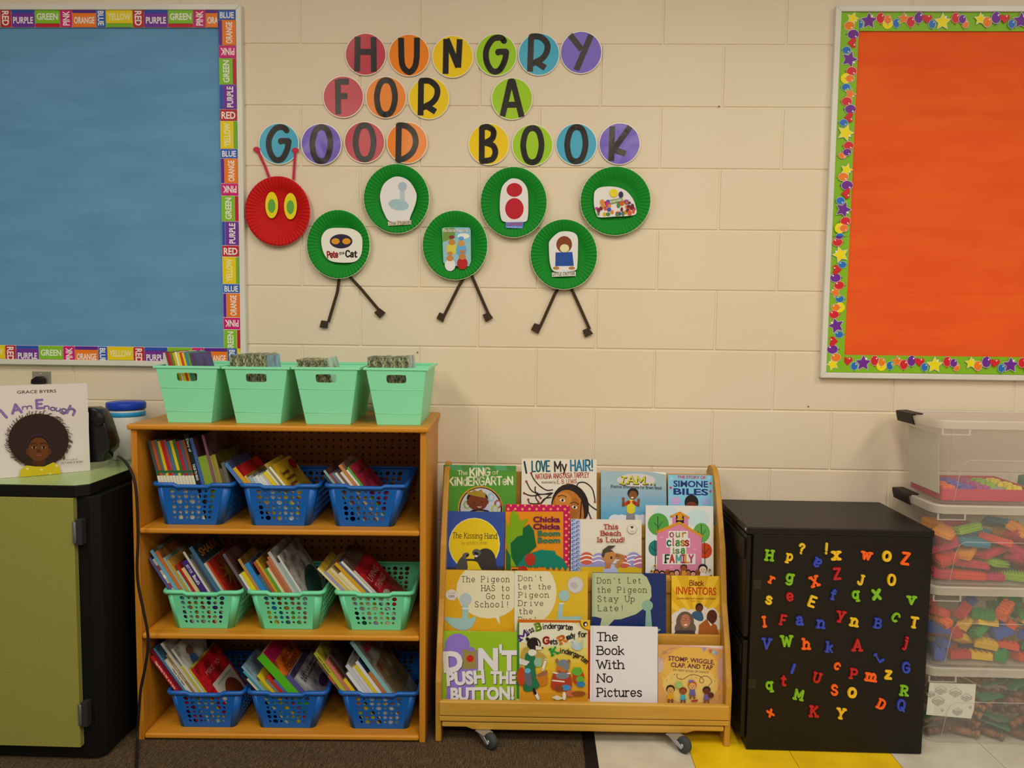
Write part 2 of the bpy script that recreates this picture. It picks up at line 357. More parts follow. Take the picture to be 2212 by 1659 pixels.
# ================================================================== PIN BOARDS
def paper_sheet(name, x0, x1, z0, z1, y, mat, parent, amp, seed, nx=70, nz=50):
    mb = MB(); vs_ = []
    for j in range(nz+1):
        for i in range(nx+1):
            x = x0+(x1-x0)*i/nx; z = z0+(z1-z0)*j/nz
            d = NZ.noise((x*2.2+seed, z*7, seed))*amp + NZ.noise((x*9, z*14+seed, 3))*amp*.22
            vs_.append((x, y-abs(d), z))
    mb.add(vs_, [(j*(nx+1)+i, j*(nx+1)+i+1, (j+1)*(nx+1)+i+1, (j+1)*(nx+1)+i) for j in range(nz) for i in range(nx)], mat, True)
    return mb.build(name, parent)
def board_frame(parent, x0, x1, z0, z1, wf, mat):
    mb = MB(); y0, y1 = 0, -.022
    o = [(x0, z0), (x1, z0), (x1, z1), (x0, z1)]; q = [(x0+wf, z0+wf), (x1-wf, z0+wf), (x1-wf, z1-wf), (x0+wf, z1-wf)]
    for i in range(4):
        a, b_, c, d = o[i], o[(i+1) % 4], q[(i+1) % 4], q[i]
        mb.prism([a, b_, c, d], .022, mat, frame((0, 0, 0), (1, 0, 0), (0, 0, 1)))
    mb.build('frame', parent, bevel=.002)
    mb = MB(); mb.box((x0+.004, -.008, z0+.004), (x1-.004, -.001, z1-.004), M('#8a7a60')); mb.build('backing_board', parent)
alu = noisy('satin_frame', '#c9bda8', '#d3c8b4', 3., rough=.4, spec=.6)
blue_p = noisy('blue_paper', '#5684a0', '#5e8da8', 6., (.6, 1, 2.6), rough=.75, bmp=.1, dist=.001, bscale=90.)
orange_p = noisy('orange_paper', '#db4a0e', '#e45414', 6., (.6, 1, 2.6), rough=.75, bmp=.1, dist=.001, bscale=90.)
K = 2.72/1700
# blue board
lx1 = wallpt(526, 400, .02).x; lz1 = wallpt(519, 9, .02).z; lz0 = wallpt(533, 794, .02).z; WF = .0185
bb = thing('bulletin_board', 'pin board covered in blue paper with colour-word border', 'bulletin board', (-1.6, 0, lz0))
board_frame(bb, -2.5, lx1, lz0, lz1, WF, alu)
zs = wallpt(250, 616, .01).z
paper_sheet('backing_paper', -2.48, lx1-WF, zs-.01, lz1-WF, -.0085, blue_p, bb, .0022, 1.)
paper_sheet('backing_paper', -2.48, lx1-WF, lz0+WF, zs, -.0108, blue_p, bb, .002, 7.)
TILES = {'RED': (24, '#b5202c', None, 0, -1), 'PURPLE': (51, '#6c2e86', '#2c4a9c', 1, 0), 'GREEN': (54, '#7aae22', '#b81e26', -1, 0), 'PINK': (26, '#c61a64', None, 0, 1),
         'ORANGE': (52, '#e2701e', '#5c2282', 1, 0), 'BLUE': (20, '#2c56a6', None, 0, -1), 'YELLOW': (58, '#dcba10', '#6ca422', -1, 0)}
SEQ = ['RED', 'PURPLE', 'GREEN', 'PINK', 'ORANGE', 'BLUE', 'YELLOW']
def word_strip(org, ang, u0, u1, start, lift):
    T = frame(org + Vector((0, -lift, 0)), (cos(ang), 0, sin(ang)), (-sin(ang), 0, cos(ang))); W = .0595; mb = MB()
    mb.box((u0, 0, -.0004), (u1, W, 0), M('#e6c4bc', .5), T)
    a = Art(mb, T, (u0, 0, u1, W), .0002, rough=.45)
    u = 0.; i = SEQ.index(start)
    while u > u0: i -= 1; u -= TILES[SEQ[i % 7]][0]*K*1.0
    while u < u1:
        n = SEQ[i % 7]; wd, c, bar, side, rt = TILES[n]; wd *= K; e = .0011
        lo = e + (W*.2 if side < 0 else 0); hi = W-e-(W*.2 if side > 0 else 0)
        a.rect_(u+e, lo, u+wd-e, hi, c)
        if bar: a.rect_(u+e, e if side < 0 else hi+.0012, u+wd-e, lo-.0012 if side < 0 else W-e, bar)
        white = '#e6d6cc' if n != 'YELLOW' else '#e8d8a0'
        cx, cy = u+wd/2, (lo+hi)/2
        if rt == 0: hh = .0215; L = wd*.84; a.text(n, cx-L/2, cy-hh/2, cx+L/2, cy-hh/2, hh, white, bold=.025)
        else:
            L = W*.8; hh = min(.0235, wd*.62)
            if rt > 0: a.text(n, cx+hh/2, cy-L/2, cx+hh/2, cy+L/2, hh, white, bold=.025)
            else: a.text(n, cx-hh/2, cy+L/2, cx-hh/2, cy-L/2, hh, white, bold=.025)
        u += wd; i += 1
    return mb.build('border_strip', bb)
word_strip(wallpt(2, 59.5, .013), 0, -.75, wallpt(471, 59, .013).x-wallpt(2, 59, .013).x, 'RED', .0005)
o_ = wallpt(13, 782, .013); word_strip(o_, 0, -.75, lx1-WF-.001-o_.x, 'RED', .0005)
o_ = wallpt(518.5, 766, .013); o_.x = lx1-WF-.001
word_strip(o_, pi/2, .012, lz1-WF-.001-o_.z, 'GREEN', .0022)
# orange board
rx0 = wallpt(1790, 400, .02).x; rz1 = wallpt(1805, 12, .02).z; rz0 = wallpt(1775, 816, .02).z
ob_ = thing('bulletin_board', 'pin board covered in orange paper with balloon and star border', 'bulletin board', (2.0, 0, rz0))
board_frame(ob_, rx0, 2.75, rz0, rz1, WF, alu)
zs = wallpt(2000, 633, .01).z
paper_sheet('backing_paper', rx0+WF, 2.73, zs-.01, rz1-WF, -.0085, orange_p, ob_, .0024, 11.)
paper_sheet('backing_paper', rx0+WF, 2.73, rz0+WF, zs, -.0108, orange_p, ob_, .0028, 15.)
YE, OR, PU, RE, BL = '#e2c814', '#e0721c', '#6a2a80', '#c8242c', '#2a64a8'
CYC = [(0, 155, 's', YE, 50), (58, 182, 'b', OR, 42), (126, 150, 'b', PU, 47), (193, 155, 'h', RE, 42), (250, 198, 'b', BL, 35), (323, 168, 's', PU, 66), (417, 150, 'b', RE, 42), (475, 190, 'm', YE, 42), (475, 160, 'b', OR, 36),
       (545, 190, 'k', BL, 36), (600, 150, 's', OR, 46), (658, 180, 'b', RE, 42), (720, 148, 'b', PU, 45), (785, 155, 'h', RE, 42), (828, 198, 'b', BL, 34), (910, 176, 's', YE, 66), (1013, 150, 'b', RE, 42), (1090, 195, 'b', OR, 34), (1065, 160, 'b', PU, 36)]
def balloon_strip(org, ang, u0, u1, lift):
    T = frame(org + Vector((0, -lift, 0)), (cos(ang), 0, sin(ang)), (-sin(ang), 0, cos(ang))); W = .059; mb = MB(); k = K/3.95
    mb.box((u0, -W/2, -.0004), (u1, W/2, 0), M('#7ca820', .45), T)
    a = Art(mb, T, (u0, -W/2, u1, W/2), .0002, rough=.4)
    for rep in range(-4, 5):
        for du, y, sh, c, r_ in CYC:
            cx = (rep*1207+du)*k; cy = (174-y)*k; r0 = r_*k
            if cx < u0-.03 or cx > u1+.03: continue
            ou = '#e4a890' if c == RE else '#c8c0c8'
            if sh == 's': a.star(cx, cy, -r0*1.12, ou, pi*0, .5); a.star(cx, cy, -r0, c)
            elif sh in 'bk':
                a.ell(cx, cy+r0*.1, r0*.86, r0*1.02, ou); a.poly([(cx, cy-r0*.8), (cx-r0*.14, cy-r0*1.15), (cx+r0*.14, cy-r0*1.15)], c)
                a.ell(cx, cy+r0*.1, r0*.78, r0*.94, c)
                if sh == 'k': a.ell(cx+r0*.75, cy+r0*.3, r0*.4, r0*.5, '#7ca820')
            elif sh == 'm': a.ell(cx, cy, r0, r0, c)
            elif sh == 'h':
                for sx in (-1, 1): a.ell(cx+sx*r0*.45, cy+r0*.3, r0*.5, r0*.55, c, sx*-.5)
                a.poly([(cx-r0*.88, cy+r0*.12), (cx, cy-r0*.85), (cx+r0*.88, cy+r0*.12), (cx, cy+r0*.5)], c)
            if sh != 'm': a.ell(cx+r0*.36, cy+r0*.55, r0*.12, r0*.17, '#ecd8d0', -.5)
    return mb.build('border_strip', ob_)
o_ = wallpt(2115.6, 44.5, .013); o_.z = rz1-WF-.0305; x_in = rx0+WF+.001
balloon_strip(o_, 0, x_in-o_.x, 2.72-o_.x, .0005)
o_ = wallpt(2095.7, 786, .013); o_.z = rz0+WF+.0305
balloon_strip(o_, 0, x_in-o_.x, 2.72-o_.x, .0005)
zc = wallpt(1805, 511, .013).z
o_ = wallpt(1834, 40.5, .013); o_.x = x_in+.0295
balloon_strip(o_, -pi/2, o_.z-(rz1-WF-.001), o_.z-zc, .0022)
o_ = wallpt(1805, 787, .013); o_.x = x_in+.0295
balloon_strip(o_, pi/2, rz0+WF+.001-o_.z, zc-.001-o_.z, .0022)

# ================================================================== LETTER CARDS
CC = {'r': '#b52a3c', 'o': '#ee7614', 'y': '#e2b806', 'g': '#94b812', 't': '#3a98ac', 'p': '#6a50a8'}
CN = {'r': 'red', 'o': 'orange', 'y': 'yellow', 'g': 'lime', 't': 'teal', 'p': 'purple'}
CARDS = [('H', 790, 118, 'r', 1), ('U', 884, 120, 'o', 1), ('N', 978, 123, 'y', 1), ('G', 1072, 119, 'g', 1), ('R', 1164, 118, 't', 1), ('Y', 1255, 114, 'p', 1),
         ('F', 742, 210, 'r', 2), ('O', 834, 211, 'o', 2), ('R', 927, 213, 'y', 2), ('A', 1106, 214, 'g', 2),
         ('G', 603, 311, 't', 3), ('O', 695, 312, 'p', 3), ('O', 788, 308, 'r', 3), ('D', 880, 309, 'o', 3), ('B', 1056, 312, 'y', 3), ('O', 1150, 314, 'g', 3), ('O', 1245, 312, 't', 3), ('K', 1338, 311, 'p', 3)]
BIG = {'Y': [[(0, 7), (2.4, 4.1)], [(4.3, 7), (1.4, 0)]], 'R': [[(.6, 0), (.6, 7)], catmull([(.6, 7), (2.4, 7), (3.9, 5.7), (3.9, 4), (2.9, 2.6), (1, 1.6)]), [(1.4, 2.2), (3.7, .8)]],
       'K': [[(.7, 0), (.7, 7)], [(4.4, 7), (1, 2.2)], [(.9, 2.4), (3.6, 1.5)]], 'G': [catmull([(4, 6.2), (3.2, 6.9), (1.6, 6.6), (.3, 4.6), (.3, 2.2), (1.4, .3), (2.9, .4), (4, 2.2), (4.4, 4.1)]), [(4.5, 4.1), (2.7, 4.1), (2.7, 3.9)]],
       'O': [catmull([(2.3, 7), (1, 6.2), (.4, 3.5), (1, .8), (2.3, 0), (3.6, .8), (4.2, 3.5), (3.6, 6.2), (2.3, 7)])], 'F': [[(1.2, 0), (1.2, 7)], [(1.2, 6.6), (3.5, 6.6)], [(1.2, 3.7), (3.1, 3.7)]], 'N': [[(.9, 0), (.9, 7)], [(1, 7), (3.5, 1.4)], [(3.5, 1.3), (3.7, 7)]],
       'B': [[(.9, 0), (.8, 7)], catmull([(.8, 6.8), (2, 7), (3.2, 6.2), (3, 4.7), (1.6, 3.8)]), catmull([(1.6, 3.8), (3.2, 3.2), (3.7, 1.8), (3, .4), (.9, 0)])], 'A': [[(.5, 0), (2.2, 7), (2.7, 7), (4.5, -.2)], [(1.1, 2.3), (3.9, 2.3)]],
       'U': [[(.7, 7), (.7, 3)], catmull([(.7, 3.2), (1, 1.2), (2.3, .1), (3.5, 1.2), (3.9, 3.2)]), [(3.9, 3), (4, 7)]],
       'H': [[(.6, 0), (.6, 7)], [(4.1, 0), (3.9, 7)], [(.6, 4), (4, 4)]], 'D': [[(.5, 0), (.5, 7)], catmull([(.4, 7), (2, 6.9), (3.6, 5.6), (4.1, 3.6), (3.4, 1.6), (1.8, .3), (.4, 0)])]}
def resample(P, n=6):
    out = []
    for i in range(len(P)-1):
        m_ = max(1, int(math.hypot(P[i+1][0]-P[i][0], P[i+1][1]-P[i][1])/.8))
        out += [(P[i][0]+(P[i+1][0]-P[i][0])*k/m_, P[i][1]+(P[i+1][1]-P[i][1])*k/m_) for k in range(m_)]
    return out+[P[-1]]
rows = {1: 'top', 2: 'middle', 3: 'bottom'}
rng = random.Random(4)
for idx, (ch, px, py, c, row) in enumerate(CARDS):
    T = wallT(px, py, .0022); R = 43.5*K; mb = MB(); gl = .45 if (ch, row, c) in (('H', 1, 'r'), ('F', 2, 'r'), ('O', 2, 'o'), ('O', 3, 'p'), ('O', 3, 'r'), ('D', 3, 'o'), ('K', 3, 'p'), ('G', 3, 't')) else .05; white = M('#e6d4b8', .4, gl); fill = M(CC[c], .4, gl)
    phi = rng.uniform(-.5, .5) + (pi/2 if rng.random() < .25 else 0); amp = rng.uniform(.0015, .004)*(1.6 if idx in (11, 12, 13, 17) else 1)
    # card stock: rim ring and coloured face, on a fine ring grid so that it can bow
    nr, na = 8, 48; vs_ = [(0, 0, 0)]; fs = []; radii = [R*.964*(i+1)/nr for i in range(nr)] + [R]
    for r_ in radii: vs_ += [(r_*cos(2*pi*a/na), r_*sin(2*pi*a/na), 0) for a in range(na)]
    fc = [(0, 1+a, 1+(a+1) % na) for a in range(na)]; fr = []
    for i in range(nr):
        for a in range(na):
            q = (1+i*na+a, 1+(i+1)*na+a, 1+(i+1)*na+(a+1) % na, 1+i*na+(a+1) % na); (fr if i == nr-1 else fc).append(q)
    mb.add([T @ Vector(p) for p in vs_], fc, fill, True); mb.add([T @ Vector(p) for p in vs_], fr, white, True)
    edge = [T @ Vector((R*cos(2*pi*a/na), R*sin(2*pi*a/na), z)) for z in (0, -.0006) for a in range(na)]
    mb.add(edge, [(a, na+a, na+(a+1) % na, (a+1) % na) for a in range(na)], white)
    a = Art(mb, T, None, .0009); 
    st = BIG.get(ch) or strokes(ch)[1]; hh = 71*K/7; wd = 2.3 if ch != 'A' else 2.5; kx = hh
    rt = {('Y', 1): 0}.get((ch, row), rng.uniform(-.03, .03))
    for P in st:
        P = resample([((x-wd)*kx, (y-3.5)*hh) for x, y in P]); P = [(x*cos(rt)-y*sin(rt), x*sin(rt)+y*cos(rt)) for x, y in P]
        q = [P[0]]
        for s_ in range(len(P)-1):
            for k_ in range(1, 5): q.append((P[s_][0]+(P[s_+1][0]-P[s_][0])*k_/4, P[s_][1]+(P[s_+1][1]-P[s_][1])*k_/4))
        a.stroke(q, 6.1*K, M('#1c1614', .4, gl*.8), False)
    for v in mb.v:
        l = T.inverted() @ v; d = (l.x*cos(phi)+l.y*sin(phi))/R; wr = .0012*NZ.noise((l.x*30+idx, l.y*30, 2.)) if idx in (11, 17) else .0004*NZ.noise((l.x*14+idx*3, l.y*14, 1.))
        v.y -= amp*(.4+.6*d*d) + wr + .001
    o = mb.build('letter_card', None, loc=T.translation)
    tag(o, f'{CN[c]} round card bearing the letter {ch} in the {rows[row]} row of the wall message', 'letter card', 'round letter cards on the wall')

# ================================================================== PAPER PLATE CATERPILLAR
def plate_mesh(px, py, rx, ry, col, parent, seed):
    T = wallT(px, py, .001); mb = MB(); N_ = 216; base = noisy('painted_plate_' + col[1:] + str(seed), col, col, 5., rough=.62, bmp=.15, dist=.001, bscale=60., spec=.2)
    rim = M('#d9d2a8', .6); prof = [(.0, .004), (.3, .004), (.56, .004), (.63, .007), (.70, .0125), (.78, .016), (.86, .0185), (.94, .0205), (.985, .021), (1.0, .0195)]
    vs_ = []; KX, KY = rx*K, ry*K; rr = random.Random(seed); ph = rr.random()*6
    for f_, z in prof:
        for i in range(N_):
            a_ = 2*pi*i/N_; fl = (.0019 if f_ > .65 else 0)*(1 if f_ > .72 else .5)*cos(54*a_); wob = .003*f_*f_*sin(2*a_+ph)
            vs_.append(T @ Vector((f_*KX*cos(a_), f_*KY*sin(a_), z+fl+wob+(.003 if f_ > .9 else 0)*0)))
    n = len(prof); fa = []; fb = []
    for j in range(n-1):
        for i in range(N_): (fb if j == n-2 else fa).append((j*N_+i, j*N_+(i+1) % N_, (j+1)*N_+(i+1) % N_, (j+1)*N_+i))
    mb.add(vs_, fa, base, True); mb.add(vs_, fb, rim if col != '#b80408' else M('#c8404a', .6), True)
    o = mb.build('plate', parent, solid=.0008); return T
def strip_piece(name, parent, pts_px, wpx, mat, off, thick=.0006):
    """cut-paper strip along a pixel polyline on the wall"""
    mb = MB(); T = wallT(*pts_px[0], off); q = [T.inverted() @ wallpt(x, y, off) for x, y in pts_px]
    for i in range(len(q)-1):
        d = (q[i+1]-q[i]); d.z = 0; L = d.length; nx, ny = -d.y/L*wpx*K/2, d.x/L*wpx*K/2
        mb.prism([(q[i].x-nx, q[i].y-ny), (q[i+1].x-nx, q[i+1].y-ny), (q[i+1].x+nx, q[i+1].y+ny), (q[i].x+nx, q[i].y+ny)], thick, mat, T)
    return mb.build(name, parent)
def card(name, parent, outline_px, off, col, smooth=True, art=None, thick=.0008):
    cx = sum(p[0] for p in outline_px)/len(outline_px); cy = sum(p[1] for p in outline_px)/len(outline_px); T = wallT(cx, cy, off); Ti = T.inverted()
    P = catmull(list(outline_px)+[outline_px[0]], 4)[:-1] if smooth else outline_px
    q = [(v.x, v.y) for v in (Ti @ wallpt(x, y, off) for x, y in P)]
    if sum(q[i-1][0]*q[i][1]-q[i][0]*q[i-1][1] for i in range(len(q))) < 0: q = q[::-1]
    mb = MB(); mb.prism(q, thick, M(col, .4), T)
    if art: a = Art(mb, T, None, thick+.0002, rough=.4, crop=(0, 0, 1.)); art(a)
    return mb.build(name, parent)
GREEN, BROWN = '#067a20', '#3a2a1c'
GRP = 'paper plates of the caterpillar'
def plate(px, py, rx, ry, col, label, seed):
    t_ = thing('paper_plate', label, 'paper plate', wallpt(px, py), 0, GRP); plate_mesh(px, py, rx, ry, col, t_, seed); return t_
def crop(x0, y0, k): return lambda pts: [(x0+x/k, y0+y/k) for x, y in pts]
c5 = crop(520, 340, 4.148); c6 = crop(900, 340, 4.148)
hd = plate(604, 458, 70, 73.5, '#b80408', 'red paper plate head with two yellow eyes and antennae', 1)
for pts, tip in (([(583, 388), (572, 358), (556, 325)], (554.5, 323)), ([(634, 388), (636, 355), (638, 327)], (638, 325))):
    o = strip_piece('antenna', hd, pts, 5.5, M('#b8283c', .6), .006)
    T = wallT(*tip, .0075); mb = MB(); mb.prism([(8*K*cos(2*pi*i/7+.3), 6*K*sin(2*pi*i/7+.3)) for i in range(7)], .0008, M('#b8283c', .6), T); e = mb.build('antenna_tip', o)
for cx, cy in ((587, 443), (627.5, 445.5)):
    e = card('eye', hd, [(cx+13.8*cos(2*pi*i/12), cy+28.5*sin(2*pi*i/12)) for i in range(12)], .0125, '#dcc008', True, lambda a, cx=cx, cy=cy: a.ell(cx, cy+2, 8, 15, '#5a9838'))
def legs(par, defs):
    for st, ft in defs:
        o = strip_piece('leg', par, st, 6.5, M(BROWN, .7), .010)
        fx = sum(p[0] for p in ft)/4; fy_ = sum(p[1] for p in ft)/4; T = wallT(fx, fy_, .010); Ti = T.inverted()
        q = [(v.x, v.y) for v in (Ti @ wallpt(x, y, .010) for x, y in ft)]
        if sum(q[i-1][0]*q[i][1]-q[i][0]*q[i-1][1] for i in range(4)) < 0: q = q[::-1]
        mb = MB(); mb.prism(q, .0007, M(BROWN, .7), T); mb.build('foot', o)
# each plate with its picture card
p1 = plate(734, 529, 68, 73, GREEN, 'green paper plate with dark purple picture card, next to the red head', 2)
def art1(a):
    a.ell(*c5([(900, 752)])[0], 24.5, 15.5, '#2a2036')
    for x in (850, 948): a.ell(*c5([(x, 752)])[0], 9, 6.5, '#d08a1c')
    (x0, y0), (x1, y1) = c5([(778, 900), (872, 895)]); a.text('Pete', x0, y0, x1, y1, 13, '#a02028', 'round', wt=.75)
    (x0, y0), (x1, y1) = c5([(885, 875), (930, 865)]); a.text('the', x0, y0, x1, y1, 6, '#3a2c24', 'round', wt=.6)
    (x0, y0), (x1, y1) = c5([(942, 890), (1040, 893)]); a.text('Cat', x0, y0, x1, y1, 13, '#241c1c', 'round', wt=.8)
card('picture_card', p1, c5([(722, 760), (735, 690), (790, 640), (900, 632), (1010, 645), (1080, 700), (1090, 790), (1075, 880), (1020, 935), (900, 943), (800, 925), (745, 860)]), .0168, '#ded2bc', True, art1)
legs(p1, [(c5([(885, 1060), (868, 1200), (785, 1478)]), c5([(722, 1460), (785, 1468), (780, 1532), (706, 1523)])), (c5([(960, 1050), (1080, 1180), (1240, 1370)]), c5([(1195, 1390), (1245, 1350), (1300, 1392), (1245, 1443)]))])
p2 = plate(859, 431, 70, 73, GREEN, 'green paper plate with pale grey-blue picture card, first of the raised plates', 3)
def art2(a):
    a.ell(*c5([(1415, 425)])[0], 22, 12, '#9ab0ae', .15); a.ell(*c5([(1450, 262)])[0], 9.5, 10, '#a6aaae')
    a.poly(c5([(1428, 300), (1468, 300), (1472, 400), (1426, 400)]), '#a8b6b4')
card('picture_card', p2, c5([(1250, 330), (1290, 230), (1390, 172), (1500, 205), (1570, 310), (1570, 400), (1525, 520), (1490, 580), (1340, 575), (1285, 500), (1258, 420)]), .0168, '#d8ccc0', True, art2)
card('caption_card', p2, c5([(1318, 575), (1527, 563), (1530, 600), (1322, 613)]), .0205, '#c8b89c', False, lambda a: a.text('The Pigeon', *c5([(1330, 606)])[0], *c5([(1522, 592)])[0], 6.5, '#6a5440', 'slab', wt=.45))
p3 = plate(984.5, 531, 69.5, 73.5, GREEN, 'green paper plate with rectangular blue and green picture card and two legs', 4)
def art3(a):
    s = lambda pts: c6(pts)
    a.poly(s([(232, 632), (340, 632), (345, 720), (232, 760)]), '#6a8a3a'); a.poly(s([(345, 632), (478, 632), (480, 760), (345, 720)]), '#7ab0cc'); a.ell(*s([(420, 705)])[0], 13, 6, '#dcd8d0')
    for x, y, c in ((315, 760, '#b8763a'), (400, 770, '#c08848'), (300, 905, '#c07a3c'), (410, 890, '#b8743a')): a.ell(*s([(x, y+60)])[0], 11.5, 13, {315: '#c8b840', 400: '#5a9ac0', 300: '#d8ccc0', 410: '#b02020'}[x]); a.ell(*s([(x, y)])[0], 7.5, 6.5, c); a.ell(*s([(x, y-45)])[0], 6, 4, {315: '#7a2c24', 400: '#5a90b8', 300: '#c07a3c', 410: '#b8743a'}[x])
    a.text('The Berenstain Bears', *s([(235, 668)])[0], *s([(474, 668)])[0], 7, '#e8e4dc', 'round', wt=.6)
card('picture_card', p3, c6([(226, 640), (250, 628), (465, 628), (484, 650), (488, 930), (470, 975), (270, 972), (240, 940)]), .0168, '#8ab0b0', False, art3)
legs(p3, [(c6([(430, 1070), (380, 1150), (250, 1410)]), c6([(177, 1443), (205, 1388), (262, 1410), (238, 1478)])), (c6([(490, 1050), (545, 1180), (650, 1420)]), c6([(590, 1410), (648, 1385), (685, 1440), (620, 1477)]))])
p4 = plate(1110, 439, 70.5, 74, GREEN, 'green paper plate with red picture card, middle of the raised plates', 5)
def art4(a):
    a.ell(*c6([(876, 460)])[0], 20, 23, '#b01424'); a.ell(*c6([(876, 292)])[0], 17, 15, '#b01424')
card('picture_card', p4, c6([(745, 400), (765, 270), (820, 205), (872, 188), (940, 210), (990, 280), (1000, 400), (995, 540), (960, 580), (800, 580), (755, 540)]), .0168, '#d8ccc0', True, art4)
card('caption_card', p4, c6([(797, 582), (957, 578), (950, 638), (798, 632)]), .0205, '#4a78b8', False, lambda a: (a.text('CLIFFORD', *c6([(802, 612)])[0], *c6([(948, 610)])[0], 6, '#b02838', 'sans', .03), a.text('THE BIG RED DOG', *c6([(804, 630)])[0], *c6([(946, 632)])[0], 2.6, '#e0dcd8', 'sans')))
p5 = plate(1217.5, 551, 71, 74, GREEN, 'green paper plate with brown and blue picture card', 6)
def art5(a):
    a.ell(*c6([(1322, 780)])[0], 17, 18, '#7a3a1c'); a.ell(*c6([(1325, 815)])[0], 10, 9, '#d8c890')
    a.poly(c6([(1245, 852), (1395, 848), (1408, 972), (1242, 975)]), '#24488a')
    for x in (1250, 1390): a.ell(*c6([(x, 992)])[0], 7, 3.4, '#a8743c')
card('picture_card', p5, c6([(1185, 800), (1195, 745), (1260, 680), (1320, 662), (1400, 672), (1442, 715), (1445, 830), (1440, 960), (1425, 1010), (1330, 1025), (1230, 1020), (1195, 950)]), .0168, '#d8ccc0', True, art5)
card('caption_card', p5, c6([(1212, 1032), (1425, 1022), (1427, 1062), (1212, 1070)]), .0205, '#d4c8b4', False, lambda a: a.text('LITTLE CRITTER', *c6([(1218, 1062)])[0], *c6([(1420, 1054)])[0], 7, '#2a2018', 'sans', .01))
legs(p5, [(c6([(1285, 1150), (1240, 1220), (1110, 1510)]), c6([(1023, 1545), (1055, 1485), (1125, 1505), (1090, 1582)])), (c6([(1375, 1150), (1430, 1270), (1550, 1540)]), c6([(1485, 1550), (1540, 1525), (1582, 1580), (1510, 1613)]))])
p6 = plate(1328, 436, 74, 72, GREEN, 'green paper plate with dome-shaped crowd card, the last plate', 7)
def art6(a):
    rr = random.Random(3); cols = ['#a82430', '#c8541c', '#b8307a', '#384a98', '#c8a41c', '#6a1c2c', '#d07a2c', '#4a7a3a']
    for k_ in range(46):
        x = rr.uniform(1610, 1945); y = rr.uniform(360+abs(x-1780)*.35, 515); a.ell(*c6([(x, y)])[0], rr.uniform(2.5, 5), rr.uniform(3, 6), rr.choice(cols))
    a.ell(*c6([(1765, 320)])[0], 9, 9, '#dcc018'); a.ell(*c6([(1830, 335)])[0], 5, 7, '#2a2c48'); a.poly(c6([(1725, 385), (1840, 362), (1842, 395), (1735, 420)]), '#7a8a5a')
    a.text('SESAME STREET', *c6([(1732, 410)])[0], *c6([(1838, 388)])[0], 4, '#dcd8c0', 'sans', .02)
card('picture_card', p6, c6([(1588, 350), (1600, 300), (1650, 268), (1760, 262), (1860, 290), (1930, 360), (1962, 440), (1955, 515), (1780, 530), (1640, 537), (1610, 510), (1590, 430)]), .0168, '#d8ccc0', True, art6)

# ================================================================== BOOKCASE
class Fr:
    """upright local frame: x along the furniture front, y towards the wall, z up"""
    def __init__(s, O, ang):
        s.O = Vector(O); s.ang = ang; s.M = Matrix.Translation(s.O) @ Matrix.Rotation(ang, 4, 'Z'); s.Mi = s.M.inverted()
        s.X = s.M.to_3x3() @ Vector((1, 0, 0)); s.Y = s.M.to_3x3() @ Vector((0, 1, 0))
    def px(s, x, y, ly):
        return s.Mi @ on_plane(x, y, s.M @ Vector((0, ly, 0)), s.Y)
    def w(s, x, y, z): return s.M @ Vector((x, y, z))
def wood(name, h1, h2, stretch, sc=3.):
    m, nt, b = nodemat(name, .42, .4)
    t = tex(nt, 'ShaderNodeTexNoise', sc, stretch, Detail=5., Distortion=.6); r = ramp(nt, t.outputs[0], [(.3, lin(h1)), (.7, lin(h2))])
    nt.links.new(r.outputs[0], b.inputs['Base Color']); bump(nt, b, t.outputs[0], .06, .001)
    return m
oak_h = wood('honey_birch_long', '#b47016', '#c27e20', (.6, 14, 14)); oak_v = wood('honey_birch_upright', '#b06c16', '#be7a20', (14, 14, .6)); ply = wood('plywood_edge', '#b87824', '#cf9440', (.5, 60, 90), 4.)
BC = Fr((-1.199, -.4345, 0), radians(1.9)); W_, D_, H_ = .885, .40, .968
zb = [BC.px(560, 1590, 0).z-.001, BC.px(560, 1372, 0).z, BC.px(560, 1144, 0).z, BC.px(600, 919.5, 0).z]; H_ = zb[3]
zb[0] = max(zb[0], .022)
bc = thing('bookcase', 'honey-coloured wooden bookcase with three open shelves of baskets', 'bookcase', BC.O, BC.ang)
def bbox(name, par, F, a, b_, mat, bevel=.0015, seg=2):
    mb = MB(); mb.box(a, b_, mat, F.M); return mb.build(name, par, bevel=bevel, seg=seg)
bbox('side_panel', bc, BC, (.004, .004, 0), (.022, D_, H_-.016), oak_v, .002); bbox('side_panel', bc, BC, (W_-.022, .004, 0), (W_-.004, D_, H_-.016), oak_v, .002)
bbox('top', bc, BC, (-.004, -.006, H_-.017), (W_+.004, D_+.004, H_), oak_h, .006, 4)
for z in zb[:3]: bbox('shelf', bc, BC, (.0225, .002, z-.017), (W_-.0225, D_-.014, z), oak_h, .006, 4)
peg, nt, b = nodemat('pegboard', .6, .3); b.inputs['Base Color'].default_value = lin('#6a3a1c')
tc = nt.nodes.new('ShaderNodeTexCoord'); sx = nt.nodes.new('ShaderNodeVectorMath'); sx.operation = 'MULTIPLY'; sx.inputs[1].default_value = (1/.0254, 0, 1/.0254)
fr = nt.nodes.new('ShaderNodeVectorMath'); fr.operation = 'FRACTION'; sb = nt.nodes.new('ShaderNodeVectorMath'); sb.operation = 'SUBTRACT'; sb.inputs[1].default_value = (.5, 0, .5)
ln = nt.nodes.new('ShaderNodeVectorMath'); ln.operation = 'LENGTH'
nt.links.new(tc.outputs['Object'], sx.inputs[0]); nt.links.new(sx.outputs[0], fr.inputs[0]); nt.links.new(fr.outputs[0], sb.inputs[0]); nt.links.new(sb.outputs[0], ln.inputs[0])
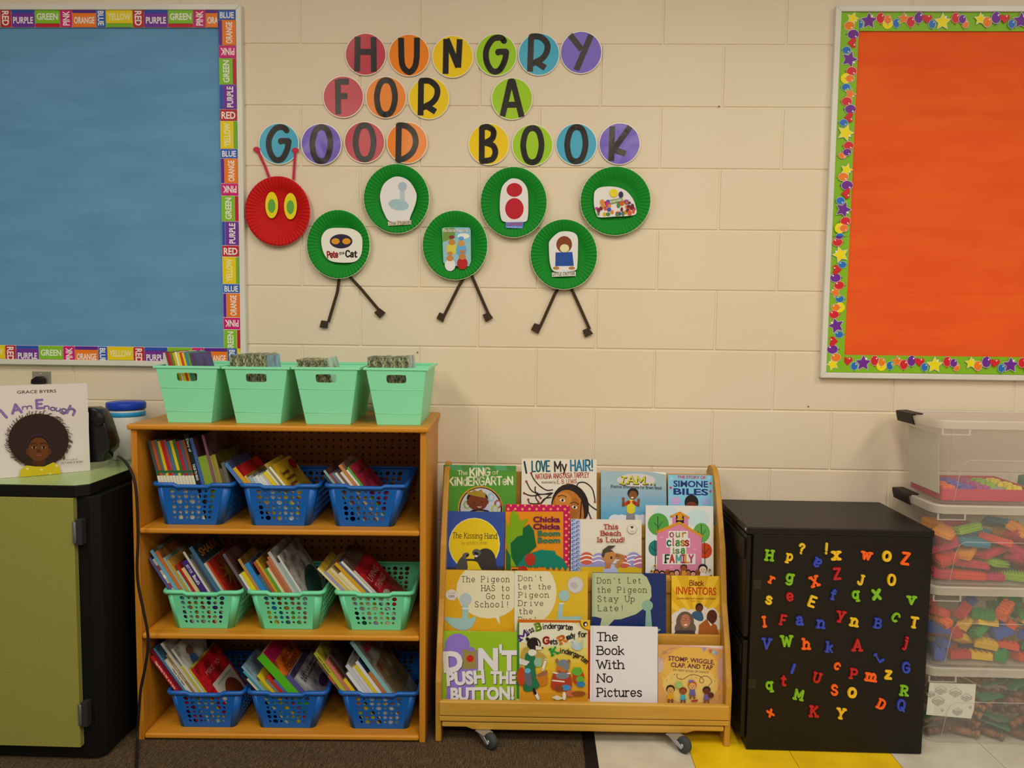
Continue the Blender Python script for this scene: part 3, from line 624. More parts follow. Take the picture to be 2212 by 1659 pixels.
r = ramp(nt, ln.outputs['Value'], [(.14, lin('#1c0e08')), (.19, lin('#a0602e'))]); nt.links.new(r.outputs[0], b.inputs['Base Color'])
bbox('back_panel', bc, BC, (.0225, D_-.0135, .01), (W_-.0225, D_-.008, H_-.0175), peg, 0)

# ------------------------------------------------------------------ perforated baskets and plain tubs
def bilerp(P00, P10, P11, P01, u, v): return (P00*(1-u)+P10*u)*(1-v) + (P01*(1-u)+P11*u)*v
def holed(mb, quad, nx, ny, rad, mat, margin=(.12, .14, .12, .08), sy=1.):
    """wall panel between four corners (bottom-left, bottom-right, top-right, top-left) with a grid of real holes; rad(i, j) in units of cell width"""
    c = [Vector(p) for p in quad]; L, Bm, R_, Tm = margin; f = lambda u, v: bilerp(*c, u, v)
    u0, u1, v0, v1 = L, 1-R_, Bm, 1-Tm; n = 12
    for a in ((0, u0, 0, 1), (u1, 1, 0, 1), (u0, u1, 0, v0), (u0, u1, v1, 1)):
        mb.add([f(a[0], a[2]), f(a[1], a[2]), f(a[1], a[3]), f(a[0], a[3])], [(0, 1, 2, 3)], mat)
    W = ((c[1]-c[0]).length+(c[2]-c[3]).length)/2; Hh = (c[3]-c[0]).length
    for i in range(nx):
        for j in range(ny):
            a0, a1 = u0+(u1-u0)*i/nx, u0+(u1-u0)*(i+1)/nx; b0, b1 = v0+(v1-v0)*j/ny, v0+(v1-v0)*(j+1)/ny
            r_ = rad(i, j)*(a1-a0)*W; cu, cv = (a0+a1)/2, (b0+b1)/2; vs_ = []
            for k in range(n):
                an = 2*pi*(k+.5)/n; dx, dy = cos(an), sin(an); m_ = max(abs(dx), abs(dy))
                vs_.append(f(cu+dx/m_*(a1-a0)/2, cv+dy/m_*(b1-b0)/2))
            ry = min(r_*sy, (b1-b0)*Hh*.46)
            for k in range(n):
                an = 2*pi*(k+.5)/n; vs_.append(f(cu+r_*cos(an)/W, cv+ry*sin(an)/Hh))
            mb.add(vs_, [(k, (k+1) % n, n+(k+1) % n, n+k) for k in range(n)], mat)
            cs = [f(a0, b0), f(a1, b0), f(a1, b1), f(a0, b1)]   # corner fillers
            for q_, k in ((2, 1), (3, 4), (0, 7), (1, 10)):
                mb.add([vs_[k], cs[q_], vs_[(k+1) % n]] if False else [vs_[k % n], vs_[(k+1) % n], cs[q_]], [(0, 1, 2)], mat)
BASKETS = {}
def basket(key, px, F, y0, z0, mat, label, depth=.315, group='book baskets on the bookcase shelves'):
    """px: rim left, rim right, base left, base right (photo x) with rim y and base y on the front plane"""
    rl, rr_, bl, br, ry, by = px
    A = F.px(rl, ry, y0); Bq = F.px(rr_, ry, y0); C_ = F.px(bl, by, y0+.012); D = F.px(br, by, y0+.012)
    xl, xr, hz = A.x, Bq.x, A.z-z0; bxl, bxr = C_.x, D.x; dz = .008*0
    t_ = thing('plastic_basket', label, 'basket', F.w((bxl+bxr)/2, y0+depth/2, z0), F.ang, group); z0 += .0012
    ins = .014; y1 = y0+depth; zt = z0+hz-.004; rimw = .009
    cb_, ct_ = .016, .022
    lo = (bxl, bxr, y0+ins, y1-ins, z0, cb_); hi = (xl+rimw, xr-rimw, y0+.004, y1-.004, zt, ct_)
    def side(q, s_):
        x0, x1, a0, a1, z, c = q
        return {0: ((x0+c, a0, z), (x1-c, a0, z)), 1: ((x1, a0+c, z), (x1, a1-c, z)), 2: ((x1-c, a1, z), (x0+c, a1, z)), 3: ((x0, a1-c, z), (x0, a0+c, z))}[s_]
    def corner(q, s_, n=5):
        x0, x1, a0, a1, z, c = q; cx, cy, t0 = ((x1-c, a0+c, -pi/2), (x1-c, a1-c, 0), (x0+c, a1-c, pi/2), (x0+c, a0+c, pi))[s_]
        return [(cx+c*cos(t0+pi/2*k/n), cy+c*sin(t0+pi/2*k/n), z) for k in range(n+1)]
    w = lambda q: [F.w(*p) for p in q]
    pat = lambda i, j: (.24, .34, .36, .22, .36, .38)[j % 6] if i % 2 == 0 else (.46, .32, .2, .46, .32, .22)[j % 6]
    mb = MB(); floor_ = []
    for s_ in range(4):
        q = w(side(lo, s_) + side(hi, s_)[::-1])
        if s_ % 2 == 0: holed(mb, q, 7, 6, pat, mat, (.1, .12, .1, .08))
        else: holed(mb, q, 12, 4, lambda i, j: .26, mat, (.06, .14, .06, .1), 2.2)
        a_, b_ = w(corner(lo, s_)), w(corner(hi, s_)); n = len(a_); mb.add(a_+b_, [(k, k+1, n+k+1, n+k) for k in range(n-1)], mat, True); floor_ += corner(lo, s_)
    mb.add(w(floor_), [list(range(len(floor_)))], mat)
    mb.build('body', t_, solid=.0022)
    # rolled rim with a lowered grip in front
    mb = MB(); path = []; cr = .022; rz = z0+hz
    def arc(cx, cy, a0, a1):
        for k in range(7): a_ = a0+(a1-a0)*k/6; path.append((cx+cr*cos(a_), cy+cr*sin(a_), rz))
    arc(xl+cr, y0+cr, pi*1.5, pi); path = path[::-1]; full = list(path); path = []
    for u in (.06, .22, .27, .33, .5, .67, .73, .78, .94): full.append((xl+cr+(xr-xl-2*cr)*u, y0, rz-(.006 if .25 < u < .75 else 0)))
    path = []; arc(xr-cr, y0+cr, -pi/2, 0); full += path
    path = []; arc(xr-cr, y1-cr, 0, pi/2); full += path
    path = []; arc(xl+cr, y1-cr, pi/2, pi); full += path
    full.append(full[0]); P = [Vector(p) for p in full]; n = len(P); prof = [(-.003, -.004), (.0045, -.009), (.0065, -.003), (.004, .003), (-.002, .004), (-.006, 0)]
    vs_ = []; fs = []
    for i, p in enumerate(P):
        c = Vector(((xl+xr)/2, (y0+y1)/2, rz)); tg = P[(i+1) % n if i < n-1 else 1]-P[i-1 if i else n-2]; nr = Vector((tg.y, -tg.x, 0)).normalized()
        if nr.dot(p-c) < 0: nr = -nr
        vs_ += [F.w(p.x+nr.x*(a-.0055), p.y+nr.y*(a-.0055), p.z+b_) for a, b_ in prof]
    k = len(prof); fs = [(i*k+j, i*k+(j+1) % k, (i+1)*k+(j+1) % k, (i+1)*k+j) for i in range(n-1) for j in range(k)]
    mb.add(vs_, fs, mat, True); mb.build('rim', t_)
    BASKETS[key] = dict(F=F, y0=y0, y1=y1, z0=z0+.002, xl=xl+rimw, xr=xr-rimw, bxl=bxl, bxr=bxr, zt=zt)
BLUEP = M('#025294', .38, spec=.4); MINT = M('#66c08a', .4, spec=.4); TUBM = M('#84d09c', .4, spec=.4)
for key, px, zi, mat, cn, pos in (
    ('B1', (325.5, 503, 352, 478, 1046, 1133), 2, BLUEP, 'blue', 'on the top shelf, beside the power cord'), ('B2', (513.6, 690, 541, 668, 1048, 1135), 2, BLUEP, 'blue', 'in the middle of the top shelf'), ('B3', (698, 880, 723, 850, 1049, 1138), 2, BLUEP, 'blue', 'on the top shelf, at the display-rack end'),
    ('G1', (347.6, 522, 378, 502, 1279, 1361), 1, MINT, 'mint green', 'on the second shelf, beside the power cord'), ('G2', (530, 700, 561, 686, 1280, 1361), 1, MINT, 'mint green', 'in the middle of the second shelf'), ('G3', (719.5, 895, 750, 876, 1281, 1363), 1, MINT, 'mint green', 'on the second shelf, at the display-rack end'),
    ('L1', (356, 527, 387, 508, 1497, 1573), 0, BLUEP, 'blue', 'on the lowest shelf, beside the power cord'), ('L2', (530, 707, 559, 680, 1497, 1575), 0, BLUEP, 'blue', 'in the middle of the lowest shelf'), ('L3', (728, 906, 756, 882, 1498, 1578), 0, BLUEP, 'blue', 'on the lowest shelf, at the display-rack end')):
    F_y = {2: .035, 1: .035, 0: .03}[zi]
    basket(key, px, BC, F_y, zb[zi], mat, f'{cn} perforated plastic book basket {pos}')
def tub(key, px, F, y0, z0, label, depth=.31):
    rl, rr_, bl, br, ry, by = px; mat = TUBM
    A = F.px(rl, ry, y0); Bq = F.px(rr_, ry, y0); C_ = F.px(bl, by, y0+.02); D = F.px(br, by, y0+.02)
    xl, xr = A.x, Bq.x; zt = A.z; bxl, bxr = C_.x, D.x; y1 = y0+depth; hz = zt-z0
    t_ = thing('plastic_tub', label, 'tub', F.w((bxl+bxr)/2, y0+depth/2, z0), F.ang, 'mint tubs on top of the bookcase')
    e = .008; z0 += .001
    fb = [(bxl, y0+.024, z0), (bxr, y0+.024, z0), (xr-e, y0+.003, zt-.002), (xl+e, y0+.003, zt-.002)]; bk = [(bxr, y1-.024, z0), (bxl, y1-.024, z0), (xl+e, y1-.003, zt-.002), (xr-e, y1-.003, zt-.002)]
    w = lambda q: [F.w(*p) for p in q]; mb = MB()
    for q in (fb, bk):   # front and back with a hand slot
        c = [Vector(p) for p in w(q)]; f = lambda u, v: bilerp(*c, u, v); n = 20; hu, hv, cu, cv = .175, .075, .5, .815
        ring = []; out = []
        for k in range(n):
            a_ = 2*pi*(k+.5)/n; dx, dy = cos(a_), sin(a_); m_ = max(abs(dx), abs(dy)); sq = (abs(dx)**8+abs(dy)**8)**(-1/8)
            ring.append(f(cu+dx*sq*hu, cv+dy*sq*hv)); out.append(f(cu+dx/m_*.25, cv+dy/m_*.13))
        mb.add(out+ring, [(k, (k+1) % n, n+(k+1) % n, n+k) for k in range(n)], mat)
        cn_ = [(cu+.25, cv+.13), (cu-.25, cv+.13), (cu-.25, cv-.13), (cu+.25, cv-.13)]
        for k, (a_, b_) in zip((2, 7, 12, 17), cn_): mb.add([out[k], out[(k+1) % n], f(a_, b_)], [(0, 1, 2)], mat)
        for a_ in ((0, .25, 0, 1), (.75, 1, 0, 1), (.25, .75, 0, cv-.13), (.25, .75, cv+.13, 1)): mb.add([f(a_[0], a_[2]), f(a_[1], a_[2]), f(a_[1], a_[3]), f(a_[0], a_[3])], [(0, 1, 2, 3)], mat)
    mb.add(w([fb[1], bk[0], bk[3], fb[2]]), [(0, 1, 2, 3)], mat); mb.add(w([bk[1], fb[0], fb[3], bk[2]]), [(0, 1, 2, 3)], mat); mb.add(w([fb[0], fb[1], bk[0], bk[1]]), [(0, 1, 2, 3)], mat)
    mb.build('body', t_, solid=.0022)
    mb = MB(); o_ = [(xl, y0), (xr, y0), (xr, y1), (xl, y1)]; i_ = [(xl+e, y0+.006), (xr-e, y0+.006), (xr-e, y1-.006), (xl+e, y1-.006)]
    mb.add([F.w(x, y, z) for z in (zt-.007, zt) for x, y in o_] + [F.w(x, y, zt) for x, y in i_] + [F.w(x, y, zt-.007) for x, y in i_],
           [(i, (i+1) % 4, 4+(i+1) % 4, 4+i) for i in range(4)] + [(4+i, 4+(i+1) % 4, 8+(i+1) % 4, 8+i) for i in range(4)] + [(8+i, 8+(i+1) % 4, 12+(i+1) % 4, 12+i) for i in range(4)] + [(12+i, 12+(i+1) % 4, (i+1) % 4, i) for i in range(4)], mat)
    for zf in (.62, .2):   # shallow moulded ribs in front
        a = [Vector(p)*(1-zf) + Vector(q)*zf for p, q in ((fb[0], fb[3]), (fb[1], fb[2]))]
        mb.tube([F.w(a[0].x, a[0].y-.001, a[0].z), F.w(a[1].x, a[1].y-.001, a[1].z)], .0009, mat, 6)
    mb.build('rim', t_)
    BASKETS[key] = dict(F=F, y0=y0+.004, y1=y1, z0=z0+.002, xl=xl+e, xr=xr-e, bxl=bxl, bxr=bxr, zt=zt)
for key, px, lb in (('T1', (330, 474, 363, 455, 789.5, 906.5), 'mint green tub at the cord end of the bookcase top'), ('T2', (478.6, 625, 511, 604.5, 791.5, 909), 'second mint green tub from the power cord on the bookcase'),
                    ('T3', (629, 777, 661.5, 756, 792.5, 910.5), 'third mint green tub from the power cord on the bookcase'), ('T4', (784.5, 925, 815, 907, 794, 910.5), 'mint green tub at the display-rack end of the bookcase top')):
    tub(key, px, BC, .02, H_, lb)

# ------------------------------------------------------------------ books in the baskets
NAMED = [('black', '#16161a'), ('charcoal', '#3a3c40'), ('grey', '#8a8a8a'), ('white', '#c8c4bc'), ('red', '#b01c1c'), ('maroon', '#6a1424'), ('orange', '#c06024'), ('brown', '#6a4428'), ('tan', '#b89a60'), ('yellow', '#c8b01c'),
         ('olive', '#7a7428'), ('green', '#3c8a2a'), ('teal', '#3a7a84'), ('sky', '#8aa4b0'), ('blue', '#2a60a8'), ('slate', '#4e5a74'), ('navy', '#1c2444'), ('purple', '#4a2c74'), ('mauve', '#7a4850'), ('mint', '#8ab898'), ('cream', '#d0bc8c'), ('lime', '#8aa028'), ('pink', '#b84878')]
def cname(h):
    c = [int(h[i:i+2], 16) for i in (1, 3, 5)]
    return min(NAMED, key=lambda t: sum((a-int(t[1][i:i+2], 16))**2 for a, i in zip(c, (1, 3, 5))))[0]
ORD = 'first second third fourth fifth sixth seventh eighth ninth tenth eleventh twelfth thirteenth fourteenth fifteenth sixteenth seventeenth eighteenth nineteenth twentieth'.split()
CAMO = [noisy('mottled_spine', a_, b_, 170., (1, 1, .7), rough=.6, detail=4., lo=.38, hi=.64) for a_, b_ in (('#34341f', '#98986c'), ('#2c3420', '#868a60'), ('#443c28', '#b0a880'))]
PAGE = M('#cdbf9e', .8)
def cover_mat(h, seed):
    """picture cover: ground colour broken by large soft shapes"""
    k = ('cov', h, seed % 5)
    if k not in _M:
        c = [int(h[i:i+2], 16) for i in (1, 3, 5)]; d = [max(0, int(v*.72)) for v in c]; e = [min(255, int(v*1.12+6)) for v in c]
        m, nt, b = nodemat('picture_cover_' + h[1:], .4, .4)
        t = tex(nt, 'ShaderNodeTexNoise', 14.+seed % 5*3, Detail=2.); r = ramp(nt, t.outputs[0], [(.36, lin('#%02x%02x%02x' % tuple(d))), (.6, lin('#%02x%02x%02x' % tuple(e)))]); nt.links.new(r.outputs[0], b.inputs['Base Color']); _M[k] = m
    return _M[k]
def fill_basket(key, crop_, rim_y, theta, books, where, last_w, extra=None, depth=.2, camo_=False, gap=.0006, hard=True, dy=.019):
    """books: (x where the spine's left edge crosses the rim, top y of that edge, spine colour, cover colour[, art]) in crop pixels; all lean by theta"""
    Bk = BASKETS[key]; F = Bk['F']; cx, cy, k = crop_; th = radians(theta); yl = Bk['y0']+dy; sn, cs = sin(th), cos(th)
    rim = [F.px(cx+b_[0]/k, cy+rim_y/k, yl) for b_ in books]
    for i, b_ in enumerate(books):
        R0 = rim[i]; gapx = (rim[i+1].x-R0.x) if i+1 < len(books) else last_w
        th_ = max(.0026, gapx*cs-gap)
        top = F.px(cx+b_[0]/k, cy+b_[1]/k, yl); L = (top.z-R0.z)/cs
        if R0.z < H_-.1: L = min(L, (R0.x-.0245)/sn)   # stay clear of the bookcase side
        # how far it can slide down inside the tapering basket
        s_ = 0.; 
        while s_ < .3:
            s2 = s_+.002; x, z = R0.x+sn*s2, R0.z-cs*s2; xr_, zr_ = x+th_*cs, z+th_*sn*-0
            f_ = (z-Bk['z0'])/(Bk['zt']-Bk['z0']); xw = Bk['bxr']+(Bk['xr']-Bk['bxr'])*f_ - .004; xwl = Bk['bxl']+(Bk['xl']-Bk['bxl'])*f_+.004
            if z-th_*max(0, -sn) < Bk['z0']+.002 or xr_ > xw or x < xwl: break
            s_ = s2
        hgt = L+s_; base = Vector((R0.x+sn*s_, yl, R0.z-cs*s_))
        # local frame: x = thickness (towards the right cover), y = depth, z = up the spine
        Tl = Matrix(((cs, 0, -sn, base.x), (0, 1, 0, base.y), (sn, 0, cs, base.z), (0, 0, 0, 1)))
        T = F.M @ Tl; d = depth*(.9+.2*((i*37) % 10)/10)
        d = min(d, Bk['y1']-yl-.03)
        sp, cv = b_[2], b_[3]; smat = CAMO[i % 3] if camo_ else M(sp, .45); cmat = cover_mat(cv, i)
        ordn = ORD[i]; nm = 'picture_book' if not camo_ else 'reader_booklet'
        desc = f'{cname(sp)} and {cname(cv)} book' if cname(sp) != cname(cv) else f'all {cname(sp)} book'
        if camo_: desc = 'thin mottled green reader' if i < len(books)-1 else f'{cname(cv)} covered reader'
        t_ = thing(nm, f'{desc}, {ordn} from the cord in {where}', 'book', T @ Vector((th_/2, d/2, 0)), F.ang, f'books in the {where}')
        ct = min(.0016, th_*.22); mb = MB()
        mb.box((0, 0, 0), (ct, d, hgt), cmat, T); mb.box((th_-ct, 0, 0), (th_, d, hgt), cmat, T); mb.box((ct, 0, 0), (th_-ct, .0016, hgt), smat, T)
        # spine-coloured face over the cover edges
        mb.add([T @ Vector(p) for p in ((0, -.0003, 0), (th_, -.0003, 0), (th_, -.0003, hgt), (0, -.0003, hgt))], [(0, 1, 2, 3)], smat)
        art = b_[4] if len(b_) > 4 else None
        if art:
            if art.get('spine'):
                TT = T @ frame((0, -.0004, 0), (0, 0, -1), (1, 0, 0)); TT = TT @ Matrix.Identity(4)
                a = Art(mb, TT, (-hgt, 0, 0, th_), .0002)
                for txt, u0, u1, v, hh, c in art['spine']: a.text(txt, -hgt+u0*L, v*th_, -hgt+u1*L, v*th_, hh*th_, c, 'sans', .02)
                for u0, u1, c in art.get('bands', ()): a.rect_(-hgt+u0*L, 0, -hgt+u1*L, th_, c)
            elif art.get('bands'):
                TT = T @ frame((0, -.0004, 0), (0, 0, -1), (1, 0, 0)); a = Art(mb, TT, (-hgt, 0, 0, th_), .0002)
                for u0, u1, c in art['bands']: a.rect_(-hgt+u0*L, 0, -hgt+u1*L, th_, c)
            if art.get('cover'):
                # right-hand cover: u along depth (from the spine), v up
                TT = T @ frame((th_+.0002, 0, 0), (0, 1, 0), (0, 0, 1)); a = Art(mb, TT, (0, 0, d, hgt), .0002, rough=.4); art['cover'](a, d, hgt)
        mb.build('cover', t_)
        if th_ > .003:
            mb = MB(); mb.box((ct, .0016, .002), (th_-ct, d-.003, hgt-.002), PAGE, T); mb.build('pages', t_)
def bands(c1): return {'bands': [(.0, .03, c1), (.68, .74, '#2c5a34'), (.74, .80, c1), (.80, 3.0, '#cfc4a4')]}
K1 = (280, 900, 6.38); K2 = (480, 960, 4.608); K3 = (300, 1150, 6.506); K4 = (520, 1150, 5.027); K5 = (300, 1370, 6.144); K6 = (520, 1370, 5.027); K7 = (320, 740, 3.456)
b1 = [(408+42.5*i, 345-2*(i % 3)*4, c, c, bands(c)) for i, c in enumerate(['#3c4a44', '#b04a1e', '#4a6058', '#c4a61e', '#b01e1e', '#8a4a50', '#3a6a78', '#c8b020', '#3a5e3a', '#b01c24', '#44586a', '#8a4a28'])]
b1 += [(920, 245, '#1c201e', '#1a1e1c', {'spine': [('Diary of', .1, .36, .3, .5, '#c8c4b8'), ('TALES TO READ', .60, .93, .3, .5, '#d0ccc0')]}), (990, 300, '#3a5a88', '#5a3438'), (1040, 560, '#7a8c2c', '#7a8a2a'), (1165, 255, '#7a4c58', '#5a3a38'), (1205, 545, '#8a8034', '#6a5a20'), (1235, 530, '#8c7c30', '#5a4c1c'), (1290, 720, '#5a5040', '#4a4438'), (1335, 640, '#5c584c', '#4c463a')]
fill_basket('B1', K1, 935, 13.5, b1, 'cord-end blue basket on the top shelf', .012)
def cov_iam(a, d, h):
    for k_, wd in enumerate(('I AM', 'A', 'PLUM')): a.rect_(d*.2, h*(.76-.11*k_), d*(.52+.1*(k_ % 2)), h*(.81-.11*k_), '#6a3c1c')
    a.ell(d*.3, h*.2, d*.16, h*.1, '#9a5a1c'); a.ell(d*.8, h*.24, d*.18, h*.1, '#8a1c14'); a.ell(d*.85, h*.85, d*.14, h*.1, '#8a1c14')
def title(lines, col, y=.86, hh=.06, x0=.14, x1=.86, font='sans', extra=None):
    def f(a, d, h):
        if extra: extra(a, d, h)
        for i, t_ in enumerate(lines): a.text(t_, d*x0, h*(y-i*hh*1.5), d*x1, h*(y-i*hh*1.5), h*hh, col, font, .02) if font == 'sans' else a.text(t_, d*x0, h*(y-i*hh*1.5), d*x1, h*(y-i*hh*1.5), h*hh, col, font)
    return f
b2 = [(185, 200, '#4a6a98', '#3a4460'), (236, 245, '#c8901e', '#a01a18', {'cover': lambda a, d, h: a.ell(d*.45, h*.6, d*.3, h*.2, '#a86a4c')}), (285, 322, '#c09a4c', '#8a6a28'), (318, 330, '#8aa2a4', '#8a8474'), (356, 335, '#b8b8b0', '#a8a898'), (392, 325, '#ccc8bc', '#c0b8a4'), (432, 320, '#c8c4b8', '#9a9888'), (478, 302, '#b8ac98', '#b0a078'), (505, 288, '#d6b618', '#c8a818'), (552, 262, '#c8c0a4', '#a8946a'), (580, 205, '#8a7a4c', '#a08024'), (606, 232, '#d4ccb4', '#b8921c', {'cover': cov_iam})]
fill_basket('B2', K2, 408, 38, b2, 'middle blue basket on the top shelf', .009)
b3 = [(1088, 310, '#343c40', '#2c3034'), (1120, 268, '#7c948c', '#4a2e26'), (1152, 300, '#8a3a44', '#6a2c30'), (1180, 293, '#5c6c74', '#54504c'), (1215, 292, '#c4bcb0', '#a49a8c'), (1245, 300, '#6e4e3c', '#5a3c2c'), (1275, 285, '#c8bca8', '#8a7a60'), (1312, 215, '#b8733c', '#7c5c4a'), (1352, 262, '#ccc4b4', '#9a8c74'), (1380, 236, '#4c9030', '#5a6a3c'), (1410, 228, '#7a1c28', '#8c1e2c', {'cover': title(['AND THEN'], '#5a1418', .82, .06, .12, .6, extra=lambda a, d, h: a.ell(d*.7, h*.25, d*.2, h*.08, '#a85058'))})]
fill_basket('B3', K2, 412, 38, b3, 'rack-end blue basket on the top shelf', .009)
g1 = [(432, 262, '#50507a', '#2e2644'), (480, 385, '#b0a88c', '#8a7a5c', {'bands': [(.2, .35, '#7a3040'), (.5, .6, '#e0d8c8'), (.75, .9, '#8a3a4a')]}), (522, 268, '#5c9cac', '#5c6c5a'), (578, 282, '#b8642c', '#8e5422'), (636, 368, '#8e9e8c', '#788474'), (672, 400, '#b48a34', '#9a6a28'), (712, 548, '#8cb49c', '#80a08c'), (752, 462, '#a4241c', '#8c2018'), (800, 515, '#c8aa6a', '#b49450'), (862, 425, '#3c2664', '#34205a', {'spine': [('BEST FOR', .14, .42, .3, .45, '#b8b0c0'), ("Biscuit's", .5, .8, .28, .55, '#d8d0d8')]}), (968, 285, '#bcb4a4', '#4e4420'), (1010, 385, '#6a6458', '#4c4840'), (1042, 325, '#3c4048', '#34343c'), (1092, 225, '#3e6074', '#1c2a2c', {'cover': title(['SHARK'], '#a8642c', .82, .11, .1, .85)}), (1160, 445, '#a8a898', '#a09c88'), (1208, 425, '#b03a1c', '#8e2010', {'cover': lambda a, d, h: [a.star(d*.5, h*.62, d*.36, '#8a5a1c', 0, .45, 13), a.ell(d*.5, h*.62, d*.15, d*.13, '#a8782c')]})]
fill_basket('G1', K3, 832, 31.5, g1, 'cord-end mint basket', .008)
g2 = [(55, 245, '#5e5056', '#4c3028'), (95, 462, '#c8c2ba', '#b8b0a4'), (128, 448, '#ccb418', '#bca41c'), (185, 300, '#a87c40', '#6c4a1c'), (225, 352, '#2c74ac', '#343c50'), (290, 472, '#40606a', '#3c3a5a'), (335, 330, '#a44e2c', '#84401c'), (372, 310, '#b48c24', '#946c1c'), (405, 405, '#4e9030', '#3e6c34'), (440, 395, '#ccb484', '#a88c5c'), (478, 322, '#a85c3c', '#8c4c30'), (520, 275, '#b46844', '#945034'), (556, 225, '#b0a898', '#8e887c', {'cover': title(['THE DOT'], '#2c2824', .8, .07, .2, .7)}), (600, 340, '#8e9e98', '#7c8480'), (636, 262, '#c4bcac', '#8e867c', {'cover': lambda a, d, h: [a.ell(d*.55, h*.35, d*.4, h*.22, '#2c4440', .4), a.ell(d*.3, h*.12, d*.35, h*.16, '#8a6428')]})]
fill_basket('G2', K4, 642, 31.5, g2, 'middle mint basket', .008)
g3 = [(1075, 400, '#d0be84', '#b4942c'), (1112, 440, '#8c88ac', '#7c8098'), (1150, 425, '#c4a454', '#a88c3c'), (1200, 405, '#ccb484', '#a8884c'), (1250, 455, '#d4bc8c', '#b4985c'), (1310, 350, '#c48e1c', '#8e4e1c'), (1366, 335, '#5e6078', '#343844'), (1400, 330, '#ccc4b4', '#5a4438'), (1440, 428, '#b4a898', '#a0161c', {'cover': title(['LIVING', 'THINGS'], '#c07870', .7, .1, .15, .8, extra=lambda a, d, h: a.ell(d*.25, h*.42, d*.2, h*.07, '#b8a898'))})]
fill_basket('G3', K4, 648, 44, g3, 'rack-end mint basket', .01)
l1 = [(490, 215, '#b41e1e', '#8c1818', {'spine': [('Happy Birthday To You!', .15, .62, .3, .5, '#dccfc8'), ('by Dr. Seuss', .66, .92, .3, .45, '#dccfc8')]}), (556, 182, '#6c1628', '#181a1e', {'cover': title(['DINOSAUR'], '#70706c', .84, .07, .1, .8)}), (612, 195, '#4a7c94', '#3c5c6c'), (648, 350, '#c4bca4', '#a89c84', {'spine': [('Have You Seen', .3, .8, .3, .5, '#2c2820')]}), (712, 285, '#8e6e3c', '#6e5430', {'spine': [('Ollie The', .25, .7, .3, .45, '#d8ccb0')]}), (752, 135, '#b8b0a0', '#a49c8c', {'cover': lambda a, d, h: a.poly([(d*.35, h), (d*.6, h*.8), (d, h*.75), (d, h)], '#2a1c1c')}), (800, 432, '#b4a428', '#9c8c24'), (836, 210, '#bcb4a8', '#aca494', {'cover': lambda a, d, h: [a.ell(d*.3, h*.72, d*.1, h*.12, '#3c5a84'), a.ell(d*.32, h*.86, d*.1, h*.05, '#7a4c3c'), a.poly([(d*.7, h*.7), (d, h*.9), (d, h*.6)], '#2c1c20')]}), (876, 470, '#b4a62c', '#a49428'), (912, 475, '#a8141c', '#ac1218', {'cover': lambda a, d, h: [a.rect_(d*.16, 0, d*.95, h*.62, '#c0b49c'), a.ell(d*.6, h*.25, d*.28, h*.25, '#7e3418'), a.text('MIKE', d*.2, h*.76, d*.5, h*.76, h*.08, '#c8847c', 'sans'), a.text('SO', d*.6, h*.76, d*.75, h*.76, h*.08, '#c8847c', 'sans'), a.text('At Work a Day Out', d*.3, h*.54, d*.9, h*.54, h*.03, '#3c2c24', 'sans')]})]
fill_basket('L1', K5, 775, 34.5, l1, 'cord-end blue basket on the lowest shelf', .012)
l2 = [(165, 460, '#1a1a26', '#1c2036'), (196, 492, '#c4b890', '#a89c74'), (228, 412, '#3c8c94', '#3c7880'), (258, 360, '#7c9aa4', '#6e848c'), (296, 520, '#7e942c', '#74862c'), (340, 455, '#c8aa1c', '#b0941c'), (386, 505, '#6e746c', '#4c5450'), (428, 470, '#b42c1c', '#a4281c'), (474, 505, '#4e5c8c', '#4c5474'), (516, 265, '#4ea41c', '#bc5a1c', {'cover': lambda a, d, h: [a.rect_(0, h*.82, d, h, '#a81a44'), a.poly([(0, 0), (d*.7, 0), (d*.45, h*.3), (d*.3, h*.45), (0, h*.62)], '#2e6e1c'), a.text('CHICKA', d*.3, h*.7, d*.85, h*.7, h*.07, '#7a2c18', 'sans', .03), a.text('CHICKA', d*.3, h*.6, d*.85, h*.6, h*.07, '#7a2c18', 'sans', .03), a.text('BOOM', d*.3, h*.5, d*.75, h*.5, h*.07, '#4a6a1c', 'sans', .03)]}), (640, 470, '#4e4878', '#3e304c'), (716, 485, '#7c7874', '#8e8884', {'cover': title(['LITTLE MISS', 'STUBBORN'], '#1c1818', .8, .08, .1, .85, extra=lambda a, d, h: a.ell(d*.6, h*.25, d*.2, h*.16, '#54284c'))})]
fill_basket('L2', K6, 637, 41, l2, 'middle blue basket on the lowest shelf', .011)
l3 = [(1090, 300, '#5c4438', '#4c3830', {'bands': [(.45, .7, '#b0582c')]}), (1122, 215, '#a8a42c', '#94882c', {'spine': [("Leo's dinosaur", .1, .5, .3, .5, '#4a2c1c')]}), (1178, 300, '#b46a50', '#96523c'), (1226, 500, '#ccac1c', '#b0981c'), (1276, 225, '#3c2c24', '#241814'), (1310, 430, '#ccc8bc', '#8c867c'), (1362, 350, '#bcb4b4', '#a49c94'), (1416, 370, '#c4bcac', '#9c8a6c'), (1456, 350, '#d0b41c', '#b49c24'), (1500, 310, '#ccc4b8', '#28405c'), (1548, 432, '#ac6434', '#9c5428'), (1600, 95, '#7ca49c', '#7c7668', {'cover': lambda a, d, h: [a.rect_(d*.1, h*.16, d, h*.62, '#6e5a3c')] + [a.ell(d*(.15+.08*i), h*(.24+.11*(i*7 % 4)), d*.06, h*.05, ('#7e5a34', '#6a3c24', '#8c7448', '#54503c')[i % 4]) for i in range(11)] + [a.text('MONKEY', d*.15, h*.76, d*.8, h*.76, h*.1, '#a01c34', 'sans', .03)]})]
fill_basket('L3', K6, 652, 36, l3, 'rack-end blue basket on the lowest shelf', .016)
